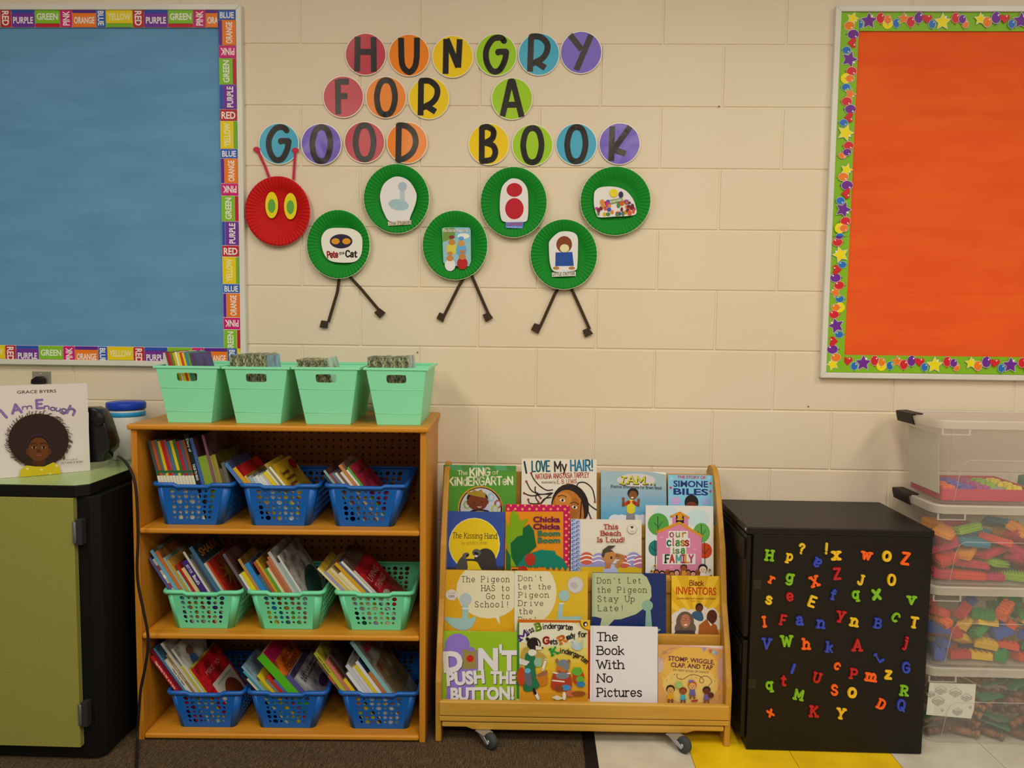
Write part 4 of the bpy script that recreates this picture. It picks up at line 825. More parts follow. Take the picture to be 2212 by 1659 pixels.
t1 = [(135+17.5*i, (78, 72, 80, 75)[i % 4], c, c) for i, c in enumerate(['#b8b0a4', '#8a3030', '#a8382c', '#5a7a34', '#c8a41c', '#d8cca0', '#d4bc1c', '#c83c24', '#d4b418', '#3c7890', '#5a8a34'])]
t1 += [(330, 82, '#5c3a64', '#3a2c6c', {'cover': title(['MUNCHY', 'Sports'], '#c8b41c', .62, .12, .15, .85)})]
fill_basket('T1', K7, 170, 14, t1, 'cord-end mint tub', .006, depth=.15, dy=.024)
fill_basket('T2', K7, 178, 5, [(612+20.2*i, 100-(i*5) % 14, '#7c8064', '#8a8a70') for i in range(13)] + [(878, 100, '#8a8c74', '#7c98ac')], 'second mint tub', .006, depth=.15, dy=.024, camo_=True)
fill_basket('T3', K7, 180, 16, [(1120+18.6*i, 128+(i*7) % 13, '#8a8c70', '#a0946c') for i in range(11)] + [(1328, 120, '#9c9a80', '#98b09c')], 'third mint tub', .006, depth=.15, dy=.024, camo_=True)
fill_basket('T4', K7, 182, 4, [(1640+21.*i, 108+(i*5) % 12, '#54583c', '#8a8a78') for i in range(14)] + [(1934, 105, '#8a8670', '#aca8a0')], 'rack-end mint tub', .006, depth=.15, dy=.024, camo_=True)

# ================================================================== DISPLAY RACK
RK = Fr((-.288, -.393, 0), radians(1.0)); RW = .904
rk_wood = wood('maple_rack', '#a87422', '#ba8632', (.8, 10, 10)); rk_v = wood('maple_rack_upright', '#a6721e', '#b88432', (9, 9, .8)); rk_edge = wood('maple_rack_light', '#b07c28', '#c09038', (.7, 14, 14))
rk = thing('display_rack', 'low wooden book display rack on casters with four tiers of picture books', 'display rack', RK.O, RK.ang)
prof = [(0, 0), (.0, .03), (-.003, .19), (.028, .30), (.083, .42), (.122, .583), (.192, .73), (.225, .79), (.255, .815), (.285, .822), (.315, .815), (.335, .795), (.338, .76), (.345, 0), (.285, 0), (.275, .05), (.07, .05), (.06, 0)]
def rack_side(x0, x1):
    mb = MB(); T = frame(RK.w(x0, 0, 0), RK.Y, (0, 0, 1)); mb.prism(prof, x1-x0, rk_v, T); return mb.build('side_panel', rk, bevel=.003)
rack_side(0, .018); rack_side(RW-.018, RW)
TY = [.195, .135, .075, .012]           # front face of each tier's lip
TZ = [RK.px(1390, 1134, TY[0]).z, RK.px(1440, 1252, TY[1]).z, RK.px(1500, 1372, TY[2]).z, RK.px(1260, 1514, TY[3]).z]
LT = .012; xs0, xs1 = .0185, RW-.0185; TILT = [.20, .14, .14, .14]; FLOOR = [z-.022 for z in TZ]; FLOOR[3] = TZ[3]-.035
for k in range(4):
    y, z = TY[k], TZ[k]; zl = TZ[k+1]-.012 if k < 3 else z
    zlow = z-.045
    if k < 3: bbox('tier_lip', rk, RK, (xs0, y, zlow), (xs1, y+LT, z), rk_wood, .003)
    bbox('tier_ledge', rk, RK, (xs0, y+LT, FLOOR[k]-.008), (xs1, y+.052, FLOOR[k]), rk_wood, 0)
    # sloping back board behind the books of this tier
    top = TZ[k-1]-.046 if k else .79; ty = (TY[k-1] if k else .275)+.001
    mb = MB(); yb = y+.053
    a0 = (yb, FLOOR[k]-.008); a1 = (max(ty+.004, yb+.004), top)
    mb.prism([a0, (a0[0]+.008, a0[1]), (a1[0]+.008, a1[1]), a1], xs1-xs0, rk_wood, frame(RK.w(xs0, 0, 0), RK.Y, (0, 0, 1))); mb.build('back_board', rk)
bbox('front_rail', rk, RK, (.012, -.008, RK.px(1260, 1552, -.008).z), (RW-.006, .011, TZ[3]), rk_edge, .004, 3)
bbox('lower_rail', rk, RK, (.012, -.006, RK.px(1260, 1563, -.006).z), (RW-.006, .011, RK.px(1260, 1552.6, -.006).z), rk_edge, .002)
# base rail with its thickened middle over the casters
zt_ = RK.px(1260, 1564, 0).z; zb_ = RK.px(1260, 1580, 0).z; zm = zt_-.016
mb = MB(); u0, u1 = .02, RW-.02
mb.prism([(u0, zm), (u0+.075, zm), (u0+.095, zb_), (u1-.115, zb_), (u1-.09, zm), (u1, zm), (u1, zt_), (u0, zt_)], .022, rk_edge, frame(RK.w(0, .02, 0), RK.X, (0, 0, 1))); mb.build('base_rail', rk, bevel=.004, seg=3)
bbox('base_board', rk, RK, (.019, .022, zt_-.015), (RW-.019, .30, zt_-.001), rk_wood, 0)
steel = M('#a8a49c', .35, spec=.6, metal=.7); rubber = M('#3c3c3a', .6)
for px, py in ((1060, 1617), (1477, 1625)):
    g0 = RK.Mi @ onZ(px, py, 0); cx = g0.x; wr = .024; zc_ = wr; wy = g0.y
    CT = Matrix.Translation(RK.w(cx, wy, 0)) @ Matrix.Rotation(radians(40), 4, 'Z'); ax_ = frame((0, 0, zc_), (0, 1, 0), (0, 0, 1))
    mb = MB(); mb.box((-.019, .014, zb_-.003), (.019, .056, zb_-.0002), steel, CT)
    for s_ in (-.016, .013):
        mb.prism([(.052, zb_-.003), (.018, zb_-.003), (-.007, zc_-.003), (-.002, zc_-.009), (.008, zc_-.007)], .003, steel, CT @ frame((s_, 0, 0), (0, 1, 0), (0, 0, 1)))
    fork = mb.build('caster_fork', rk, bevel=.0008)
    mb = MB(); mb.lathe([(.006, -.0105), (wr-.003, -.0105), (wr, -.007), (wr, .007), (wr-.003, .0105), (.006, .0105)], rubber, CT @ ax_, 28); mb.lathe([(.0, -.0125), (.006, -.0125), (.006, .0125), (.0, .0125)], steel, CT @ ax_, 12)
    mb.build('caster_wheel', fork)

# ------------------------------------------------------------------ picture books on the rack
CR1, CR2, CR3, CR4 = (940, 970, 6.144), (1220, 970, 5.72), (940, 1220, 5.53), (1240, 1220, 5.53)
SKIN, SKIN2, HAIR = '#7a4426', '#a8683a', '#2a1a14'
def rack_book(tier, cr, tl, tr, label, ground, art, spine=None, thick=.009, page=True, yoff=.004, tilt=None, rough=.4, mats=None):
    """tl, tr: top corners of the front cover in crop pixels; the book stands on the tier's ledge and leans back"""
    tilt = TILT[tier] if tilt is None else tilt; x0c, y0c, k = cr
    zb = FLOOR[tier]+.0008; yb = TY[tier]+LT+yoff
    up = (RK.Y*sin(tilt) + Vector((0, 0, 1))*cos(tilt)); X = RK.X
    O = RK.w(0, yb, zb); T0 = frame(O, X, up); Ti = T0.inverted(); N = T0.to_3x3() @ Vector((0, 0, 1))
    pt = lambda q: Ti @ on_plane(x0c+q[0]/k, y0c+q[1]/k, O, N)
    a, b_ = pt(tl), pt(tr); wd = b_.x-a.x; hg = (a.y+b_.y)/2
    roll = atan2(b_.y-a.y, wd)*.0
    T = T0 @ Matrix.Translation((a.x, 0, 0)); ct = .0016
    t_ = thing('picture_book', label, 'book', T @ Vector((wd/2, 0, -thick/2)), RK.ang, 'picture books on the display rack')
    gm = ground if not isinstance(ground, str) else M(ground, rough); sm = M(spine, rough) if spine else gm; mb = MB()
    mb.box((0, 0, -ct), (wd, hg, 0), gm, T); mb.box((0, 0, -thick), (wd, hg, -thick+ct), gm, T); mb.box((0, 0, -thick+ct), (ct, hg, -ct), sm, T)
    A = Art(mb, T, (0, 0, wd, hg), .0002, rough=rough, crop=cr); art(A); mb.build('cover', t_)
    mb = MB(); mb.box((ct, .002, -thick+ct), (wd-.003, hg-.002, -ct), PAGE, T); mb.build('pages', t_)
    return t_
rn = random.Random(8)
def kid(a, x, y, r, skin, hair, shirt=None):
    if shirt: a.poly([(x-r*.9, y+r*2.6), (x-r*.6, y+r*.9), (x+r*.6, y+r*.9), (x+r*.9, y+r*2.6)], shirt)
    a.ell(x, y-r*.25, r*1.12, r*1.05, hair); a.ell(x, y+r*.12, r*.86, r*.86, skin)
    for s_ in (-1, 1): a.ell(x+s_*r*.32, y+r*.05, r*.09, r*.12, '#2a1810')
    a.line([(x-r*.22, y+r*.48), (x, y+r*.56), (x+r*.22, y+r*.48)], r*.09, '#5a2418')
# tier one
def a_king(a):
    for i in range(7): a.ell(150+150*i, 230, 110, 60, '#4e8e5a' if i % 2 else '#427c34')
    a.rect_(118, 215, 146, 900, '#3c6c22')
    a.text('The', 303, 345, 427, 343, 58, '#d2c8a2', 'round', wt=.62); a.text('KiNG', 462, 358, 728, 352, 100, '#d8ceaa', 'round', wt=.75); a.text('of', 762, 338, 842, 332, 52, '#d2c8a2', 'round', wt=.6)
    a.text('KiNdERGARTeN', 178, 484, 1030, 472, 105, '#d8ceaa', 'round', wt=.64)
    a.ell(600, 790, 300, 300, '#c08a1c'); a.ell(605, 795, 287, 290, '#3a1c20'); a.ell(602, 800, 268, 282, '#b8b2b4')
    for x, y, c in ((420, 740, '#8a9a4a'), (740, 640, '#8aa4a8'), (830, 730, '#9a4a50'), (790, 800, '#a8b050')): a.ell(x, y, 48, 58, c); a.ell(x+6, y, 26, 36, '#b8b2b4')
    a.ell(560, 650, 140, 90, '#20140f'); a.ell(565, 700, 132, 118, '#6e3018'); a.ell(440, 710, 22, 32, '#6e3018'); a.ell(690, 700, 22, 32, '#6e3018')
    a.poly([(425, 600), (430, 545), (480, 575), (520, 530), (560, 570), (610, 530), (640, 580), (670, 580), (665, 650), (540, 625)], '#9a7a1c')
    a.ell(588, 762, 30, 15, '#d8c8b8'); a.ell(590, 754, 34, 12, '#6e3018'); a.ell(520, 712, 7, 10, '#2a120a'); a.ell(620, 705, 7, 10, '#2a120a'); a.ell(590, 830, 130, 30, '#1c1a24')
    a.ell(590, 865, 110, 45, '#b49a28')
rack_book(0, CR1, (112, 208), (1075, 222), 'green picture book with a crowned boy in an arch, on the back tier', '#4a8428', a_king, thick=.010)
def a_hair(a):
    c = lambda p: [((x-287*0)/1., y) for x, y in p]
    for (t_, x0, x1, y, h_, col) in (('I', 1200, 1222, 320, 150, '#1c2c30'), ('LOVE', 1285, 1522, 298, 135, '#1f5a64'), ('My', 1585, 1745, 298, 130, '#28201c'), ('HAIR!', 1798, 2096, 290, 140, '#1c6a86')):
        a.text(t_, x0, y, x1, y-4, h_, col, 'round', wt=.55)
    a.text('NATASHA ANASTASiA TARPLEY', 1335, 398, 2042, 374, 66, '#9a3018', 'round', wt=.42); a.text('illustrated by', 1412, 455, 1602, 455, 30, '#5a3a28', 'round', wt=.4); a.text('E. B. LEWiS', 1620, 460, 1878, 452, 52, '#a85a24', 'round', wt=.5)
    a.ell(1790, 760, 250, 300, '#241814', -.12); a.ell(1762, 830, 215, 290, '#a86424', -.12); a.ell(1700, 700, 110, 130, '#b8742c'); a.ell(1860, 760, 60, 120, '#9c5a20', -.1)
    for x, y in ((1690, 680), (1850, 772)): a.ell(x, y, 36, 20, '#e0d0bc', .25); a.ell(x, y, 17, 18, '#28180e'); a.line([(x-60, y-50), (x, y-66), (x+50, y-40)], 12, '#4c2c14', True)
    for P in ([(1560, 540), (1480, 545), (1390, 490), (1310, 400), (1275, 320)], [(1540, 580), (1400, 600), (1280, 550), (1210, 430)], [(1540, 600), (1420, 600), (1280, 620), (1180, 585)], [(1540, 640), (1450, 660), (1390, 720), (1260, 720), (1235, 670)], [(1360, 580), (1335, 640), (1370, 700)], [(1330, 500), (1330, 560), (1400, 650)], [(1560, 580), (1470, 650), (1400, 730)], [(1880, 510), (1900, 450), (1990, 445), (2080, 520), (2115, 640), (2120, 700)], [(1960, 600), (2050, 740), (2180, 830)], [(1950, 680), (1975, 800), (1990, 930)], [(1940, 700), (1930, 850), (1925, 930)], [(1975, 690), (2040, 850), (2070, 930)]): a.line(P, 14, '#241612', True); a.ell(*P[-1], 14, 16, '#8a2c24')
rack_book(0, CR1, (1150, 128), (2144, 134), 'tall white picture book with a girl whose braids fly out sideways, in the back tier', '#d0c2ac', a_hair, thick=.006)
def a_iam(a):
    for i in range(9): a.rect_(440, 470+60*i, 1260, 540+60*i, ('#8a9ea4', '#829ca6', '#789aa8', '#6e98aa', '#6494aa', '#5a90aa', '#5a90aa', '#5a90aa', '#5a90aa')[i])
    a.ell(880, 385, 240, 82, '#c0b4ac'); a.poly([(1040, 280), (1240, 286), (1252, 300), (1252, 320)], '#d8ccb8')
    for t_, x0, x1 in (('I', 680, 735), ('AM...', 775, 1118)): a.text(t_, x0+5, 428, x1+5, 443, 90, '#3c3214', 'slab', wt=.95, serif=.8); a.text(t_, x0, 420, x1, 437, 90, '#c4b824', 'slab', wt=.62, serif=.75)
    a.text('(Positive Affirmations For Brown Boys)', 568, 478, 1195, 498, 34, '#3c3834', 'round', wt=.45)
    for x in (620, 700, 790, 880, 960, 1040): a.ell(x, 880, 80, 72, '#c8c4c4')
    a.poly([(765, 760), (860, 760), (870, 880), (755, 880)], '#7c7478'); a.poly([(780, 640), (855, 640), (862, 780), (772, 780)], '#c8b020', True)
    for P in ([(790, 655), (720, 700), (725, 625)], [(850, 655), (905, 700), (910, 640)]): a.line(P, 30, SKIN); a.line([P[0], ((P[0][0]+P[1][0])/2, (P[0][1]+P[1][1])/2)], 44, '#a83424')
    a.ell(722, 615, 18, 20, SKIN); a.ell(912, 630, 18, 20, SKIN); a.ell(842, 545, 68, 64, '#241a18'); a.ell(842, 570, 52, 54, SKIN); a.ell(832, 600, 16, 9, '#e0d0c4')
rack_book(0, CR2, (447, 267), (1252, 285), 'pale blue picture book with a yellow-shirted boy on clouds, in the back tier', '#93a4a6', a_iam, thick=.006)
def a_story(a):
    a.rect_(1268, 310, 1840, 730, '#7ab0d0')
    a.text('THE STORY OF', 1390, 362, 1742, 370, 36, '#b02c3c', 'sans', .035); a.text('SIMONE', 1342, 464, 1770, 472, 78, '#1c2c64', 'sans', .03); a.text('BILES', 1342, 560, 1772, 570, 78, '#1c2c64', 'sans', .03)
    for x, y, r_, c in ((1308, 478, 24, '#c02c44'), (1800, 425, 22, '#c02c44'), (1800, 522, 20, '#c02c44'), (1320, 365, 24, '#9cc0d8'), (1790, 360, 24, '#9cc0d8')): a.star(x, y, r_, c)
    a.ell(1370, 640, 60, 50, '#b894b4'); a.ell(1740, 650, 56, 44, '#8c9cc8'); a.ell(1565, 660, 86, 96, '#201816'); a.ell(1565, 730, 80, 80, '#6c3020')
rack_book(0, CR2, (1275, 315), (1840, 325), 'small blue picture book with red stars, at the cabinet end of the back tier', '#7ab0d0', a_story, thick=.006)
# tier two
def a_kiss(a):
    a.ell(520, 1265, 340, 352, '#d8cc94'); a.ell(520, 1265, 330, 343, '#d2b01a')
    a.text('The Kissing Hand', 232, 1182, 820, 1190, 72, '#3a2c1c', 'slab', wt=.36, serif=.6); a.text('by AUDREY PENN', 355, 1268, 690, 1268, 36, '#7a6a24', 'slab', wt=.3, serif=.5)
    G, DG = '#4a4440', '#36302e'
    a.poly([(285, 1620), (300, 1500), (370, 1420), (420, 1480), (420, 1620)], G, True); a.ell(405, 1410, 48, 34, '#5a544c', -.5); a.ell(430, 1410, 24, 14, '#201c1c', -.5)
    a.poly([(640, 1620), (560, 1500), (520, 1480), (540, 1390), (640, 1320), (740, 1340), (800, 1440), (805, 1620)], DG, True); a.ell(550, 1375, 58, 50, '#5a544c'); a.ell(545, 1385, 34, 18, '#201c1c', .5); a.ell(545, 1420, 22, 14, '#c4bcac')
    a.line([(420, 1470), (500, 1470), (640, 1500)], 26, DG)
    for x in range(140, 290, 40): a.ell(x, 1590, 16, 30, DG if x % 80 else '#7a746a')
    for x in range(820, 930, 40): a.ell(x, 1580, 16, 30, DG if x % 80 else '#7a746a')
    a.rect_(110, 1600, 930, 1640, '#2c2a2c')
rack_book(1, CR1, (118, 825), (925, 835), 'dark blue picture book with a large yellow moon and two raccoons', '#33488a', a_kiss, thick=.004)
def a_chick(a):
    a.rect_(935, 825, 1700, 1700, '#d07c14'); a.rect_(935, 700, 1800, 830, '#b4144c'); a.rect_(1700, 700, 1800, 1800, '#b4144c')
    for i in range(10): a.ell(970+94*i, 797-(i % 2)*2, 17, 17, '#d88c54'); a.ell(1005+94*i, 750, 14, 14, '#d88c54')
    for i in range(9): a.ell(1738, 880+88*i, 17, 17, '#d88c54'); a.ell(1778, 840+88*i, 12, 14, '#d88c54')
    a.poly([(940, 930), (985, 1060), (1000, 880), (1035, 805), (1105, 880), (1120, 950), (1235, 925), (1170, 1040), (1165, 1140), (1085, 1160), (1000, 1320), (1085, 1560), (1000, 1560), (940, 1180)], '#729414'); a.poly([(940, 1310), (1000, 1420), (1005, 1620), (940, 1620)], '#1c5c30')
    a.poly([(1085, 1165), (1160, 1145), (1165, 1050), (1245, 995), (1310, 1080), (1325, 1190), (1345, 1290), (1280, 1350), (1200, 1420), (1080, 1560), (1010, 1430), (1000, 1250)], '#12582c')
    a.poly([(1080, 1560), (1200, 1400), (1400, 1335), (1590, 1350), (1605, 1400), (1690, 1450), (1780, 1610), (1500, 1590), (1430, 1560), (1340, 1570)], '#127058')
    for i in range(8): a.poly([(1180+78*i, 1625), (1220+78*i, 1560), (1262+78*i, 1625)], '#d07c14')
    a.ell(1262, 1465, 72, 84, '#a42c1c'); a.ell(1160, 1610, 66, 64, '#a42c1c'); a.rect_(1020, 1590, 1090, 1640, '#3c1c18')
    for t_, y, c, x0 in (('Chicka', 965, '#641240', 1300), ('Chicka', 1060, '#641240', 1300), ('Boom', 1150, '#1c6a54', 1362), ('Boom', 1242, '#1c6a54', 1362)): a.text(t_, x0, y, 1658, y, 72, c, 'sans', .035)
rack_book(1, CR1, (935, 738), (1790, 738), 'picture book with green palm leaves on orange and a dotted pink border', '#d07c14', a_chick, thick=.006, yoff=.008)
def a_beach(a):
    a.rect_(70, 850, 192, 1620, '#a8acc0')
    for i in range(26): a.ell(105+(i % 2)*52, 880+26*i, 26, 15, '#5c6894', -.6); a.ell(110+(i % 2)*52, 884+26*i, 13, 6, '#a8acc0', -.6)
    a.rect_(192, 1410, 960, 1480, '#8c84a8'); a.rect_(192, 1455, 960, 1640, '#c4a01c')
    for x, y, c in ((270, 1350, '#b8523c'), (420, 1360, '#8c84b0'), (730, 1390, '#b4503c'), (850, 1350, '#8880b0'), (930, 1390, '#a46074')):
        a.ell(x, y, 84, 78, c)
        for dy in (-30, 20): a.line([(x-80, y+dy+14), (x, y+dy-10), (x+80, y+dy+14)], 15, '#d8ccc0', True)
    for t_, x0, x1, y in (('This', 480, 658, 985), ('Beach', 446, 690, 1065), ('Is Loud!', 402, 738, 1146)): a.text(t_, x0, y, x1, y, 54, '#a83018', 'slab', wt=.66, serif=.85)
    a.ell(828, 988, 56, 56, '#a89c88'); a.ell(828, 988, 52, 52, '#d0c2ac'); a.ell(820, 960, 10, 10, '#3a3028'); a.ell(836, 960, 10, 10, '#3a3028'); a.poly([(811, 964), (845, 964), (828, 984)], '#3a3028'); a.text('kids', 806, 1022, 852, 1022, 20, '#8c8474', 'sans')
    a.poly([(470, 1620), (480, 1480), (560, 1420), (640, 1460), (650, 1620)], '#a4a8c0', True); a.poly([(490, 1480), (520, 1360), (580, 1400), (560, 1470)], SKIN2); a.line([(640, 1440), (715, 1340), (620, 1310)], 56, '#b07440', True)
    a.ell(540, 1320, 82, 86, '#b07440'); a.ell(572, 1340, 14, 18, '#4c1c14'); a.poly([(450, 1320), (470, 1240), (540, 1190), (630, 1190), (560, 1240), (600, 1260), (500, 1280), (480, 1340)], '#443a30')
rack_book(1, CR2, (78, 865), (950, 880), 'cream picture book with red title and beach umbrellas, blue patterned spine strip', '#d0c2ac', a_beach, spine='#8890b0', thick=.008)
def a_class(a):
    a.ell(1250, 790, 160, 90, '#b8c4c0'); a.ell(1640, 850, 150, 100, '#b4c4c4'); a.ell(1080, 1100, 60, 80, '#c0c8c0')
    for x, y, rx, ry, c in ((1155, 930, 130, 138, '#4c8c3c'), (1690, 1035, 104, 122, '#5a9444'), (1118, 1225, 84, 96, '#1c6c64'), (1730, 1255, 88, 96, '#b83c14')):
        a.ell(x, y, rx, ry, c); a.line([(x-6, y-100), (x, y+100), (x, y+260)], 9, '#24302c'); a.line([(x-50, y-20), (x, y+40), (x+50, y-30)], 7, '#24302c')
    a.poly([(1140, 1560), (1140, 1030), (1415, 915), (1690, 1080), (1690, 1560)], '#c4748c'); a.rect_(1330, 840, 1525, 960, '#c4748c'); a.rect_(1372, 810, 1472, 915, '#2c1c2c'); a.ell(1422, 830, 30, 42, '#c48c1c'); a.ell(1422, 868, 44, 12, '#c48c1c')
    a.line([(1310, 835), (1420, 785), (1530, 850)], 26, '#c4801c'); a.line([(1140, 1025), (1415, 910), (1690, 1075)], 30, '#c4801c')
    for i in range(12): a.rect_(1170+(i*97) % 460, 1080+(i*61) % 400, 1215+(i*97) % 460, 1106+(i*61) % 400, '#cc8498')
    for x0, y0, x1, y1 in ((1280, 1010, 1520, 1100), (1250, 1100, 1545, 1215), (1300, 1205, 1500, 1310), (1205, 1295, 1612, 1425)): a.rect_(x0, y0, x1, y1, '#d0c4b8')
    for t_, xs, y, h_, cs in (('our', (1296, 1372, 1448), 1085, 75, '#b85a70,#8a8c50,#b87c24'), ('class', (1262, 1330, 1370, 1432, 1484), 1192, 88, '#1c6c60,#b85a5a,#54903c,#b87c24,#b02c24'), ('is', (1336, 1366), 1285, 66, '#8a7a50,#5a8a54'), ('a', (1434,), 1285, 80, '#4c8c3c'), ('FAMILY', (1240, 1300, 1376, 1448, 1488, 1536), 1400, 92, '#22342c,#b02c24,#5a8a84,#a82c3c,#c08424,#a8345c')):
        cs = cs.split(',')
        for i, ch in enumerate(t_): a.text(ch, xs[i], y, xs[i]+{'i': 16, 'l': 18, 'I': 34, 'M': 62}.get(ch, 48), y, h_, cs[i], 'slab' if ch in 'IFi' else 'round', wt=.75)
    for i, x in enumerate((1130, 1200, 1270, 1320, 1380, 1450, 1520, 1580, 1640)): kid(a, x, 1525+(i % 2)*14, 32, (SKIN2, '#c89474', SKIN)[i % 3], ('#3c1c14', '#8a4a24', '#1c1412')[(i*2) % 3], ('#b85a5a', '#4c8c7c', '#c89a2c')[i % 3])
    kid(a, 1700, 1480, 50, '#d4b8a0', '#1c1418', '#d8ccc0'); kid(a, 1466, 1465, 36, '#8a4a24', '#3c1c14', '#c4802c')
    for x, y in ((1068, 1505), (1110, 1440), (1785, 1490), (1800, 1560)): a.star(x, y, 26, '#c4941c', 0, .5, 8); a.ell(x, y, 10, 10, '#4c2c14')
rack_book(1, CR2, (1000, 690), (1835, 715), 'white picture book with a pink schoolhouse and round trees', '#ccc4b8', a_class, thick=.010)
# tier three
TEAL = '#90aca4'
def a_pig1(a):
    a.ell(640, 300, 388, 342, '#cfc29c'); a.poly([(720, 630), (775, 722), (765, 620)], '#cfc29c'); a.rect_(75, 62, 108, 800, '#c08c14')
    for t_, x0, x1, y in (('The Pigeon', 308, 885, 205), ('HAS to', 548, 885, 312), ('Go to', 606, 885, 408), ('School!', 466, 885, 505)): a.text(t_, x0, y, x1, y, 66, '#3c3428', 'slab', wt=.36, serif=.9, mono=6.4)
    a.ell(195, 358, 70, 64, '#c8bcb0'); a.poly([(200, 410), (225, 436), (232, 405)], '#c8bcb0'); a.text('Come', 148, 345, 238, 345, 22, '#8c8074', 'sans'); a.text('ON!', 160, 392, 230, 392, 32, '#6a5c54', 'sans', .02)
    a.poly([(105, 630), (240, 635), (320, 640), (420, 640), (490, 620), (440, 740), (340, 780), (220, 750)], TEAL, True); a.poly([(325, 480), (395, 480), (400, 660), (322, 660)], TEAL); a.ell(365, 410, 72, 72, '#a4aca8'); a.line([(325, 520), (395, 520)], 20, '#c8c4b4')
rack_book(2, CR3, (75, 62), (950, 75), 'yellow picture book with cream speech bubble, at the bookcase end of the third tier', '#c8941a', a_pig1, thick=.009)
def a_pig2(a):
    a.ell(1085, 330, 366, 400, '#cfc29c'); a.rect_(950, 60, 975, 900, '#cfc6b0')
    for t_, x0, x1, y in (("Don't", 988, 1282, 192), ('Let the', 988, 1380, 292), ('Pigeon', 988, 1355, 390), ('Drive', 988, 1292, 490), ('the', 988, 1165, 585), ('Bus!', 988, 1215, 686)): a.text(t_, x0, y, x1, y, 62, '#3c3428', 'slab', wt=.36, serif=.9, mono=6.4)
    a.ell(1675, 240, 96, 100, '#b4a8a0'); a.ell(1675, 240, 84, 88, '#bcb2aa'); a.ell(1660, 245, 50, 36, '#aca098', .5)
    a.poly([(1480, 460), (1530, 460), (1520, 620), (1745, 612), (1735, 680), (1450, 680)], TEAL); a.ell(1540, 368, 66, 68, TEAL); a.line([(1485, 462), (1532, 462)], 18, '#c8c4b4')
rack_book(2, CR3, (952, 75), (1825, 85), 'yellow picture book with pale round medal sticker, second in the third tier', '#c8a024', a_pig2, thick=.009)
def a_pig3(a):
    a.poly([(215, 95), (800, 98), (870, 150), (920, 260), (925, 380), (860, 500), (740, 590), (560, 650), (480, 655), (400, 740), (310, 740), (330, 640), (215, 610)], '#a8aa80'); a.rect_(215, 90, 246, 620, '#9ca078')
    for t_, x0, x1, y in (("Don't Let", 270, 802, 222), ('the Pigeon', 265, 866, 332), ('Stay Up', 270, 724, 440), ('Late!', 275, 596, 552)): a.text(t_, x0, y, x1, y, 66, '#3c3826', 'slab', wt=.36, serif=.9, mono=6.4)
    a.ell(876, 488, 66, 66, '#7c9c84'); a.poly([(858, 550), (915, 550), (932, 745), (850, 745)], '#7c9c84'); a.poly([(930, 740), (1038, 772), (1000, 805)], '#7c9c84')
rack_book(2, CR4, (215, 95), (1100, 108), 'navy picture book with sage green speech bubble, in the third tier', '#1e2a58', a_pig3, spine='#a8aa80', thick=.009)
def a_inv(a):
    for i in range(7): t0 = pi+.15+.42*i; a.poly([(1455, 700), (1455+900*cos(t0), 700+900*sin(t0)), (1455+900*cos(t0+.2), 700+900*sin(t0+.2))], '#d8aa2c')
    a.text('Black', 1380, 244, 1545, 250, 58, '#7a2c1c', 'round', wt=.6); a.text('INVENTORS', 1218, 350, 1698, 362, 92, '#b03018', 'sans', .015)
    a.text('15 INVENTIONS THAT CHANGED THE WORLD', 1222, 412, 1695, 414, 20, '#7a3c1c', 'sans', .01); a.text('Kathy Trusty', 1400, 440, 1510, 442, 18, '#9a641c', 'sans')
    for x, y, r_ in ((1230, 640, 70), (1300, 600, 70), (1400, 600, 60), (1440, 700, 80), (1530, 600, 90), (1640, 620, 90), (1700, 700, 70), (1200, 760, 60), (1460, 790, 60)): a.ell(x, y, r_, r_*1.2, '#c8b8a8')
    a.poly([(1400, 600), (1440, 555), (1520, 560), (1545, 650), (1500, 672), (1430, 640)], '#34506a', True); a.ell(1495, 510, 46, 54, '#2c1c14'); a.ell(1497, 525, 34, 42, '#5c301c')
    a.poly([(1480, 840), (1490, 720), (1580, 650), (1700, 720), (1735, 840)], '#94501c'); a.ell(1645, 620, 62, 84, '#4e2418', .1); a.poly([(1590, 655), (1650, 715), (1630, 730)], '#d0c4b8')
    a.ell(1325, 680, 106, 124, '#5c4a3c'); a.ell(1270, 760, 70, 80, '#5c4a3c'); a.ell(1385, 760, 70, 80, '#5c4a3c'); a.poly([(1180, 840), (1220, 780), (1430, 780), (1455, 840)], '#3c3034'); a.ell(1330, 670, 58, 82, '#a4644c')
    for x in (1305, 1358): a.ell(x, 650, 24, 18, '#7a2c24'); a.ell(x, 650, 19, 13, '#a87060')
    a.ell(1332, 716, 20, 9, '#d8c8bc')
rack_book(2, CR4, (1165, 130), (1748, 138), 'small golden picture book with three people, at the cabinet end of the third tier', '#c8981c', a_inv, thick=.005)
# front tier
def a_push(a):
    a.rect_(45, 800, 92, 1700, '#6c8c18')
    P = '#8468ac'
    a.ell(265, 960, 150, 140, P); a.poly([(105, 1000), (130, 1240), (140, 1520), (120, 1640), (480, 1640), (470, 1400), (515, 1200), (505, 1020)], P)
    a.poly([(330, 1010), (490, 1015), (500, 1240), (330, 1250)], '#8c7840'); a.ell(418, 1120, 42, 42, '#b82414'); a.ell(430, 1008, 44, 26, P)
    for t_, x0, x1, y0, y1, h_ in (('D', 104, 335, 1276, 1262, 235), ('N', 515, 752, 1250, 1250, 250), ("'", 765, 800, 1185, 1185, 220), ('T', 790, 978, 1250, 1250, 225), ('PUSH', 140, 595, 1440, 1405, 150), ('THE', 660, 965, 1412, 1415, 140), ('BUTTON!', 185, 945, 1615, 1600, 145)):
        a.text(t_, x0+8, y0+8, x1+8, y1+8, h_, '#4c4a3c', 'sans', .05); a.text(t_, x0, y0, x1, y1, h_, '#d2c6c0', 'sans', .05)
